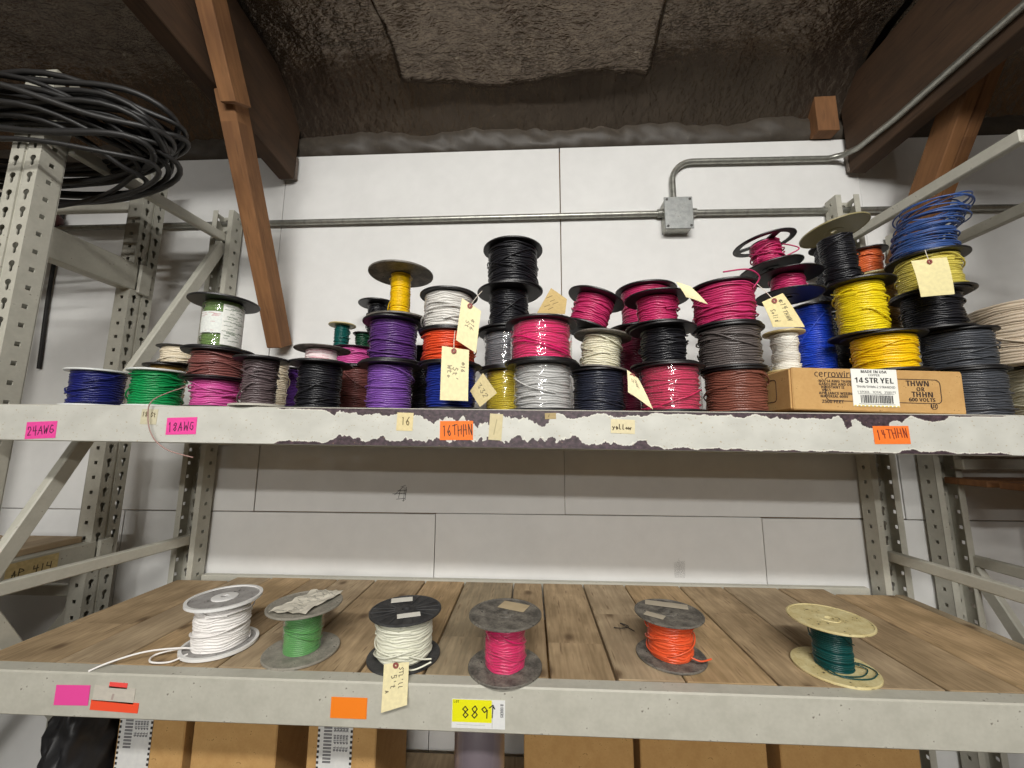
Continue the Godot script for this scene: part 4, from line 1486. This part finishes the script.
	# thin wire hanging down over the upper beam from the green spool
	var hang := thing("wire_tail", "thin pink brown wire dangling over the upper beam below the green spool", "wire", Vector3(-0.885, 1.58, -0.862))
	tube_part("wire", smooth([Vector3(0.03, 0.05, -0.05), Vector3(0.0, 0.012, 0.0), Vector3(-0.006, -0.03, 0.002), Vector3(0.012, -0.075, 0.002), Vector3(0.05, -0.105, 0.0), Vector3(0.11, -0.122, -0.004)], 7), 0.0013, mat(hex("a07f78"), 0.5), hang, 5)
	# scrap of wire and tape on the planks
	var scrap := thing("wire_scrap", "tiny twist of dark wire lying behind the orange spool", "wire", Vector3(0.245, 0.9965, -1.14))
	tube_part("wire", smooth([Vector3(-0.02, 0.002, 0), Vector3(0.0, 0.006, 0.012), Vector3(0.02, 0.004, -0.004), Vector3(0.0, 0.008, -0.012), Vector3(0.03, 0.003, 0.02)], 6), 0.0012, mat(hex("2a2624"), 0.6), scrap, 5)

func spools() -> void:
	spool("wire_spool", "navy blue wire spool with thin white flanges at the shelf end beside the green one", "wire spools on the upper shelf", Vector3(-1.1759, 1.5843, -0.9850), 0.0978, 0.0674, 0.0570, "navy", "white", {"strays": 4})
	spool("wire_spool", "bright green wire spool with thin white flanges beside the navy blue spool", "wire spools on the upper shelf", Vector3(-1.0049, 1.5823, -0.9850), 0.0992, 0.0663, 0.0571, "green", "white", {"strays": 5})
	spool("wire_spool", "bronze wire spool under the cream wire spool behind the bright green one", "wire spools on the upper shelf", Vector3(-1.1936, 1.5845, -1.2000), 0.1549, 0.0669, 0.0495, "bronze", "black", {})
	spool("wire_spool", "small cream wire spool with dark flanges on the bronze wire spool", "wire spools on the upper shelf", Vector3(-1.1612, 1.7394, -1.2000), 0.0613, 0.0633, 0.0531, "cream", "black", {})
	spool("wire_spool", "orchid pink wire spool under the reddish brown wire spool", "wire spools on the upper shelf", Vector3(-0.8383, 1.5803, -0.9850), 0.0762, 0.0726, 0.0565, "orchid", "black", {"strays": 5})
	spool("wire_spool", "reddish brown wire spool between orchid pink spool and film wrapped olive spool", "wire spools on the upper shelf", Vector3(-0.8416, 1.6565, -0.9850), 0.0740, 0.0812, 0.0649, "rbrown", "black", {})
	spool("wire_spool", "film wrapped olive green spool with white paper labels and wide black flange", "wire spools on the upper shelf", Vector3(-0.8428, 1.7311, -0.9850), 0.1430, 0.0824, 0.0456, "olive", "black", {"wrap": true, "label": true})
	spool("wire_spool", "taupe wire spool with pale bottom flange beside the orchid pink spool", "wire spools on the upper shelf", Vector3(-0.6732, 1.5783, -0.9200), 0.1211, 0.0613, 0.0411, "taupe", "mixed", {})
	spool("wire_spool", "pale flanged wire spool half hidden behind the taupe wire spool", "wire spools on the upper shelf", Vector3(-0.8482, 1.5804, -1.2100), 0.1775, 0.0702, 0.0505, "cream", "white", {})
	spool("wire_spool", "violet wire spool half hidden behind the film wrapped black spool", "wire spools on the upper shelf", Vector3(-0.8833, 1.5808, -1.3500), 0.1740, 0.0634, 0.0506, "violet", "black", {})
	spool("wire_spool", "black wire spool under the small red and white labelled spool", "wire spools on the upper shelf", Vector3(-0.5652, 1.5770, -1.0000), 0.1253, 0.0801, 0.0569, "black", "black", {"strays": 5})
	spool("wire_spool", "short spool with red and white printed label on black wire spool", "wire spools on the upper shelf", Vector3(-0.5635, 1.7023, -1.0000), 0.0403, 0.0709, 0.0391, "redwhite", "dusty", {})
	spool("wire_spool", "dusky brown wire spool under rose pink spool in the back row", "wire spools on the upper shelf", Vector3(-0.5653, 1.5770, -1.2200), 0.1547, 0.0762, 0.0639, "rbrown", "black", {})
	spool("wire_spool", "rose pink wire spool in the back row under the small teal spool", "wire spools on the upper shelf", Vector3(-0.5759, 1.7317, -1.2200), 0.0612, 0.0828, 0.0704, "orchid", "black", {})
	spool("wire_spool", "small teal wire spool with tan flange on rose pink spool", "wire spools on the upper shelf", Vector3(-0.6269, 1.7934, -1.2200), 0.0865, 0.0429, 0.0260, "teal", "tan", {"side": true})
	spool("wire_spool", "small dark green wire spool beside the small teal spool", "wire spools on the upper shelf", Vector3(-0.5852, 1.7934, -1.2900), 0.0754, 0.0345, 0.0278, "dgreen", "black", {"side": true})
	spool("wire_spool", "dark wire spool deep behind the two purple wire spools", "wire spools on the upper shelf", Vector3(-0.5745, 1.5771, -1.4200), 0.2846, 0.0728, 0.0545, "black", "black", {})
	spool("wire_spool", "narrow black wire spool with grey flange behind yellow wire spool", "wire spools on the upper shelf", Vector3(-0.5917, 1.8617, -1.4200), 0.1637, 0.0739, 0.0406, "black", "black", {})
	spool("wire_spool", "light purple wire spool standing on the shelf under the darker purple one", "wire spools on the upper shelf", Vector3(-0.3843, 1.5748, -1.0300), 0.1288, 0.0868, 0.0618, "purple2", "black", {})
	spool("wire_spool", "dark purple wire spool under the narrow yellow wire spool", "wire spools on the upper shelf", Vector3(-0.3797, 1.7036, -1.0300), 0.1215, 0.0846, 0.0658, "purple", "black", {})
	spool("wire_spool", "narrow yellow wire spool with wide dark flanges on purple spools", "wire spools on the upper shelf", Vector3(-0.3670, 1.8256, -1.0300), 0.1452, 0.0896, 0.0303, "yellow", "dusty", {"strays": 3})
	spool("wire_spool", "black wire spool half hidden between purple and blue wire spools", "wire spools on the upper shelf", Vector3(-0.3462, 1.5744, -1.2200), 0.2205, 0.0576, 0.0415, "black", "black", {})
	spool("wire_spool", "dark blue wire spool at the bottom under the orange wire spool", "wire spools on the upper shelf", Vector3(-0.2027, 1.5726, -0.9700), 0.1163, 0.0789, 0.0648, "blue", "black", {})
	spool("wire_spool", "orange wire spool between dark blue and white wire spools", "wire spools on the upper shelf", Vector3(-0.2104, 1.6890, -0.9700), 0.0836, 0.0774, 0.0695, "orange", "black", {"strays": 5})
	spool("wire_spool", "white wire spool with black flanges on the orange wire spool", "wire spools on the upper shelf", Vector3(-0.2135, 1.7732, -0.9700), 0.1041, 0.0760, 0.0667, "white", "black", {"strays": 5})
	spool("wire_spool", "film wrapped yellow wire spool at the bottom of the tall stack beside 332 card", "wire spools on the upper shelf", Vector3(-0.0683, 1.5710, -1.1300), 0.1329, 0.0833, 0.0624, "yellow2", "black", {"wrap": true})
	spool("wire_spool", "film wrapped grey wire spool between yellow and black wire spools", "wire spools on the upper shelf", Vector3(-0.0720, 1.7039, -1.1300), 0.1140, 0.0831, 0.0649, "grey", "black", {"wrap": true})
	spool("wire_spool", "black wire spool second from the top of the tallest stack", "wire spools on the upper shelf", Vector3(-0.0635, 1.8186, -1.1300), 0.1295, 0.0968, 0.0614, "black", "black", {"strays": 5})
	spool("wire_spool", "fat black wire spool at the very top of the tallest stack", "wire spools on the upper shelf", Vector3(-0.0517, 1.9487, -1.1300), 0.1380, 0.0923, 0.0781, "black", "black", {"strays": 6})
	spool("wire_spool", "film wrapped silver grey wire spool under a hot pink wire spool", "wire spools on the upper shelf", Vector3(0.0333, 1.5698, -0.9850), 0.1223, 0.0954, 0.0734, "silver", "black", {"wrap": true})
	spool("wire_spool", "film wrapped hot pink wire spool on the silver grey spool", "wire spools on the upper shelf", Vector3(0.0290, 1.6921, -0.9850), 0.1097, 0.0945, 0.0787, "hotpink", "black", {"wrap": true})
	spool("wire_spool", "blue black wire spool under the ivory wire spool", "wire spools on the upper shelf", Vector3(0.1895, 1.5679, -1.0750), 0.1224, 0.0779, 0.0709, "bblack", "black", {})
	spool("wire_spool", "ivory wire spool with grey flange leaning under tilted pink spool", "wire spools on the upper shelf", Vector3(0.1954, 1.6903, -1.0750), 0.1037, 0.0804, 0.0568, "ivory", "dusty", {"tilt": -6})
	spool("wire_spool", "tilted pink wire spool on the ivory wire spool", "wire spools on the upper shelf", Vector3(0.1587, 1.8086, -1.0750), 0.1016, 0.0823, 0.0567, "pink", "black", {"tilt": -19})
	spool("wire_spool", "rose red wire spool in crinkled clear film at the bottom beside a curled tag", "wire spools on the upper shelf", Vector3(0.3472, 1.5660, -0.9650), 0.1154, 0.0832, 0.0692, "rosered", "black", {"wrap": true})
	spool("wire_spool", "black wire spool with glossy winding on the film wrapped rose red spool", "wire spools on the upper shelf", Vector3(0.3359, 1.6815, -0.9650), 0.0978, 0.0804, 0.0567, "black", "black", {"strays": 6})
	spool("wire_spool", "pink wire spool standing on the glossy black wire spool", "wire spools on the upper shelf", Vector3(0.3255, 1.7798, -0.9650), 0.0809, 0.0795, 0.0517, "pink", "black", {})
	spool("wire_spool", "maroon wire spool half hidden behind the glossy black spool", "wire spools on the upper shelf", Vector3(0.3316, 1.5662, -1.1900), 0.2775, 0.0867, 0.0568, "maroon", "black", {})
	spool("wire_spool", "pink wire spool in the back on a maroon wire spool", "wire spools on the upper shelf", Vector3(0.3686, 1.8437, -1.1900), 0.1283, 0.0934, 0.0782, "pink", "black", {})
	spool("wire_spool", "chocolate brown wire spool at the bottom beside the carton", "wire spools on the upper shelf", Vector3(0.5147, 1.5640, -0.9850), 0.1100, 0.0766, 0.0699, "brown", "black", {"strays": 5})
	spool("wire_spool", "grey brown wire spool between chocolate brown and pink spools", "wire spools on the upper shelf", Vector3(0.5086, 1.6741, -0.9850), 0.1072, 0.0807, 0.0739, "gbrown", "black", {"strays": 4})
	spool("wire_spool", "loosely wound pink wire spool on the grey brown spool", "wire spools on the upper shelf", Vector3(0.5026, 1.7818, -0.9850), 0.1115, 0.0816, 0.0734, "pink", "black", {"strays": 7, "ends": [[Vector3(0.045, 0.09, 0.058), Vector3(0.055, 0.113, 0.07), Vector3(0.02, 0.126, 0.085), Vector3(-0.04, 0.118, 0.09)]]})
	spool("wire_spool", "white wire spool with cream flanges standing on the carton", "wire spools on the upper shelf", Vector3(0.6624, 1.6732, -1.0100), 0.1072, 0.0471, 0.0342, "white2", "tan", {})
	spool("wire_spool", "royal blue wire spool standing on the carton", "wire spools on the upper shelf", Vector3(0.8579, 1.6732, -1.1700), 0.2316, 0.0555, 0.0494, "royal", "black", {})
	spool("wire_spool", "pink wire spool with black flanges on the royal blue spool", "wire spools on the upper shelf", Vector3(0.7349, 1.9048, -1.0800), 0.0622, 0.0839, 0.0443, "pink", "black", {})
	spool("wire_spool", "pink wire spool with spoked black flange at the top of its stack", "wire spools on the upper shelf", Vector3(0.6786, 1.9796, -1.0600), 0.0804, 0.0784, 0.0404, "pink", "spoked", {"tilt": 9, "strays": 5, "ends": [[Vector3(0.03, 0.02, 0.03), Vector3(0.06, 0.03, 0.04), Vector3(0.062, 0.05, 0.02), Vector3(0.035, 0.06, 0.02)], [Vector3(-0.03, 0.03, 0.03), Vector3(-0.055, 0.022, 0.04), Vector3(-0.05, 0.006, 0.03)]]})
	spool("wire_spool", "deep yellow wire spool standing on the carton behind its white label", "wire spools on the upper shelf", Vector3(0.9256, 1.6732, -1.0300), 0.0994, 0.0856, 0.0674, "yellow", "black", {})
	spool("wire_spool", "lemon yellow wire spool with wide black flange on the deep yellow spool", "wire spools on the upper shelf", Vector3(0.8913, 1.7726, -1.0400), 0.1488, 0.0772, 0.0547, "lemon", "black", {"strays": 5})
	spool("wire_spool", "flangeless coil of shiny black wire on the lemon yellow spool", "wire spools on the upper shelf", Vector3(0.8642, 1.9260, -1.0500), 0.1348, 0.0450, 0.0427, "black", "none", {"tilt": 5})
	spool("wire_spool", "black wire spool at the foot of the back stack behind the carton", "wire spools on the upper shelf", Vector3(1.0834, 1.5572, -1.2150), 0.2679, 0.0677, 0.0563, "black", "black", {})
	spool("wire_spool", "olive wire spool with tan flanges behind the lemon yellow spool", "wire spools on the upper shelf", Vector3(1.0909, 1.8251, -1.2150), 0.1901, 0.0722, 0.0535, "bronze", "tan", {})
	spool("wire_spool", "small orange wire spool in the back beside the blue coil", "wire spools on the upper shelf", Vector3(1.0783, 2.0158, -1.2150), 0.0857, 0.0547, 0.0403, "rust", "black", {})
	spool("wire_spool", "dark wire spool deep in the back row under the narrow dark one", "wire spools on the upper shelf", Vector3(1.0918, 1.5571, -1.4000), 0.3897, 0.0784, 0.0643, "black", "black", {})
	spool("wire_spool", "narrow dark wire spool in the back row under the loose tan flange", "wire spools on the upper shelf", Vector3(1.1094, 1.9468, -1.4000), 0.2670, 0.0578, 0.0433, "black", "black", {})
	spool("wire_spool", "charcoal wire spool at the bottom beside the end of the carton", "wire spools on the upper shelf", Vector3(1.1519, 1.5564, -1.0600), 0.1284, 0.0790, 0.0720, "charcoal", "black", {})
	spool("wire_spool", "charcoal wire spool under a black wire spool beside the beige reel", "wire spools on the upper shelf", Vector3(1.1420, 1.6848, -1.0600), 0.1040, 0.0779, 0.0706, "charcoal", "black", {})
	spool("wire_spool", "black wire spool between charcoal and pale yellow spools", "wire spools on the upper shelf", Vector3(1.0924, 1.7894, -1.0600), 0.1050, 0.0782, 0.0614, "black", "black", {"strays": 5})
	spool("wire_spool", "pale yellow wire spool carrying the loose blue wire coil", "wire spools on the upper shelf", Vector3(1.0981, 1.8950, -1.0600), 0.1051, 0.0837, 0.0664, "palyel", "black", {"strays": 5})
	spool("cable_reel", "large ivory cable reel under the beige cable reel at the shelf end", "wire spools on the upper shelf", Vector3(1.4746, 1.5525, -1.1300), 0.1578, 0.1033, 0.0935, "ivory", "black", {})
	spool("cable_reel", "large beige cable reel at the shelf end beside charcoal spools", "wire spools on the upper shelf", Vector3(1.4318, 1.7103, -1.1300), 0.1745, 0.1288, 0.1217, "beige", "nonew", {})
	spool("wire_spool", "white wire spool with clear white flange and a loose tail of wire", "wire spools on the lower shelf", Vector3(-0.7695, 0.9956, -1.0028), 0.1113, 0.0799, 0.0618, "white3", "clear", {"strays": 7})
	spool("wire_spool", "film wrapped green spool with grey flanges and torn paper label on top", "wire spools on the lower shelf", Vector3(-0.5520, 0.9956, -0.9871), 0.1081, 0.0845, 0.0427, "lgreen", "grey", {"wrap": true, "toplabel": 1})
	spool("wire_spool", "off-white wire spool with ribbed black flange beside a hanging tag", "wire spools on the lower shelf", Vector3(-0.2993, 0.9956, -0.9789), 0.1033, 0.0838, 0.0663, "offwhite", "ribbed", {"strays": 7, "toplabel": 2, "ends": [[Vector3(0.03, 0.03, 0.06), Vector3(0.055, 0.02, 0.05), Vector3(0.075, 0.016, 0.04)], [Vector3(0, 0.02, 0.067), Vector3(0.04, 0.01, 0.074), Vector3(0.08, 0.02, 0.06)]]})
	spool("wire_spool", "hot pink wire spool with dusty black flanges standing alone", "wire spools on the lower shelf", Vector3(-0.0581, 0.9956, -0.9473), 0.1131, 0.0829, 0.0476, "hotpink2", "dusty", {"toplabel": 3, "strays": 4, "wrap": true})
	spool("wire_spool", "orange wire spool with dusty grey flanges on the planks", "wire spools on the lower shelf", Vector3(0.3315, 0.9956, -1.0129), 0.0970, 0.0787, 0.0530, "orange2", "dusty", {"toplabel": 4, "strays": 5, "ends": [[Vector3(0.03, 0.02, 0.045), Vector3(0.05, 0.015, 0.05), Vector3(0.075, 0.018, 0.045)]]})
	spool("wire_spool", "dark teal wire spool with cream yellow flanges on the planks", "wire spools on the lower shelf", Vector3(0.6823, 0.9956, -0.9831), 0.1046, 0.0810, 0.0392, "dteal", "yellowed", {"strays": 3, "ends": [[Vector3(-0.035, 0.014, 0.022), Vector3(-0.02, 0.008, 0.05), Vector3(0.03, 0.008, 0.056), Vector3(0.068, 0.008, 0.03), Vector3(0.062, 0.008, 0.0), Vector3(0.036, 0.012, 0.0)], [Vector3(-0.038, 0.012, 0.012), Vector3(-0.03, 0.008, 0.042), Vector3(0.02, 0.008, 0.047), Vector3(0.056, 0.008, 0.02), Vector3(0.036, 0.014, 0.01)]]})

func tags() -> void:
	shipping_tag("manila tag hanging over the white and orange spools", [Vector3(-0.1612, 1.8349, -0.8720), Vector3(-0.1152, 1.8021, -0.8720), Vector3(-0.1253, 1.7006, -0.8720), Vector3(-0.1730, 1.7321, -0.8720)], 0.002, Vector3(-0.1413, 1.8143, -0.8705), [Vector3(-0.1299, 1.8320, -0.8720), Vector3(-0.1172, 1.8630, -0.9000)], [["#16", 96, 60, 22, PI * 0.5], ["St", 66, 80, 22, PI * 0.5]], "e8ddb0", "8a826a")
	shipping_tag("upright manila tag hanging in front of the dark blue spool", [Vector3(-0.2041, 1.7162, -0.8650), Vector3(-0.1407, 1.7062, -0.8650), Vector3(-0.1407, 1.5877, -0.8650), Vector3(-0.2050, 1.5900, -0.8650)], 0.001, Vector3(-0.1754, 1.7038, -0.8635), [Vector3(-0.1773, 1.7292, -0.8700), Vector3(-0.1806, 1.7607, -0.8950)], [["#16", 110, 50, 16, PI * 0.5], ["St'", 78, 70, 22, PI * 0.5], ["Wto", 50, 66, 20, PI * 0.5]], "e8ddb0", "8a826a")
	shipping_tag("small card numbered 332 tucked beside the dark blue spool", [Vector3(-0.1117, 1.6582, -0.9000), Vector3(-0.0778, 1.6101, -0.9000), Vector3(-0.1177, 1.5770, -0.9000), Vector3(-0.1421, 1.6150, -0.9000)], 0.001, Vector3.ZERO, [], [["332", 20, 70, 40, 0.1]], "c9ba8c", "3a342c")
	shipping_tag("worn tan card standing behind the hot pink spool", [Vector3(0.0590, 1.9171, -1.0200), Vector3(0.1025, 1.8847, -1.0200), Vector3(0.0964, 1.8420, -1.0200), Vector3(0.0199, 1.8458, -1.0200)], 0.002, Vector3.ZERO, [], [["III", 20, 40, 36, 0.6], ["II", 30, 110, 36, 0.6]], "c2a870", "5a4a30")
	shipping_tag("manila tag curling away from the pink spool above the black one", [Vector3(0.3445, 1.8701, -0.8800), Vector3(0.3719, 1.8556, -0.8700), Vector3(0.4051, 1.8080, -0.8600), Vector3(0.3612, 1.8291, -0.8700)], 0.003, Vector3.ZERO, [], [], "e8ddb0", "6a6350")
	shipping_tag("manila tag marked 14 THHN solid tied above the small white spool", [Vector3(0.5399, 1.8201, -0.8850), Vector3(0.5893, 1.8413, -0.8850), Vector3(0.6304, 1.7591, -0.8850), Vector3(0.5592, 1.7598, -0.8850)], 0.002, Vector3(0.5662, 1.8216, -0.8835), [Vector3(0.5542, 1.8463, -0.8900), Vector3(0.5414, 1.8704, -0.9000)], [["#14", 104, 26, 26, PI * 0.5], ["THHN", 92, 92, 20, PI * 0.5], ["Solid", 40, 70, 22, PI * 0.5]], "e2d29c", "4a4438")
	shipping_tag("blank manila tag tied to the pale yellow spool", [Vector3(0.9541, 1.9474, -0.9550), Vector3(1.0412, 1.9563, -0.9550), Vector3(1.0452, 1.8596, -0.9550), Vector3(0.9645, 1.8530, -0.9550)], 0.002, Vector3(0.9950, 1.9432, -0.9535), [Vector3(0.9941, 1.9599, -0.9550), Vector3(0.9968, 1.9784, -0.9600)], [], "e6dba6", "6a6350")
	shipping_tag("curled manila tag hanging beside the film wrapped rose red spool", [Vector3(0.2223, 1.6601, -0.8800), Vector3(0.2436, 1.6398, -0.8700), Vector3(0.2672, 1.5681, -0.8500), Vector3(0.2175, 1.6068, -0.8600)], 0.004, Vector3(0.2313, 1.6450, -0.8735), [], [["THHN", 80, 40, 20, PI * 0.5], ["St", 50, 60, 20, PI * 0.5]], "e4d8b0", "5a5240")
	shipping_tag("long manila tag hanging over the lower beam from the off-white spool", [Vector3(-0.3129, 1.0267, -0.8850), Vector3(-0.2591, 1.0321, -0.8850), Vector3(-0.2528, 0.9646, -0.8610), Vector3(-0.3059, 0.9482, -0.8610)], 0.0, Vector3(-0.2864, 1.0263, -0.8835), [Vector3(-0.3010, 1.0271, -0.9000)], [["STL'll", 100, 20, 20, PI * 0.5], ["5't", 66, 50, 26, PI * 0.5], ["A", 30, 110, 16, PI * 0.5]], "ddd2a6", "5a5240")
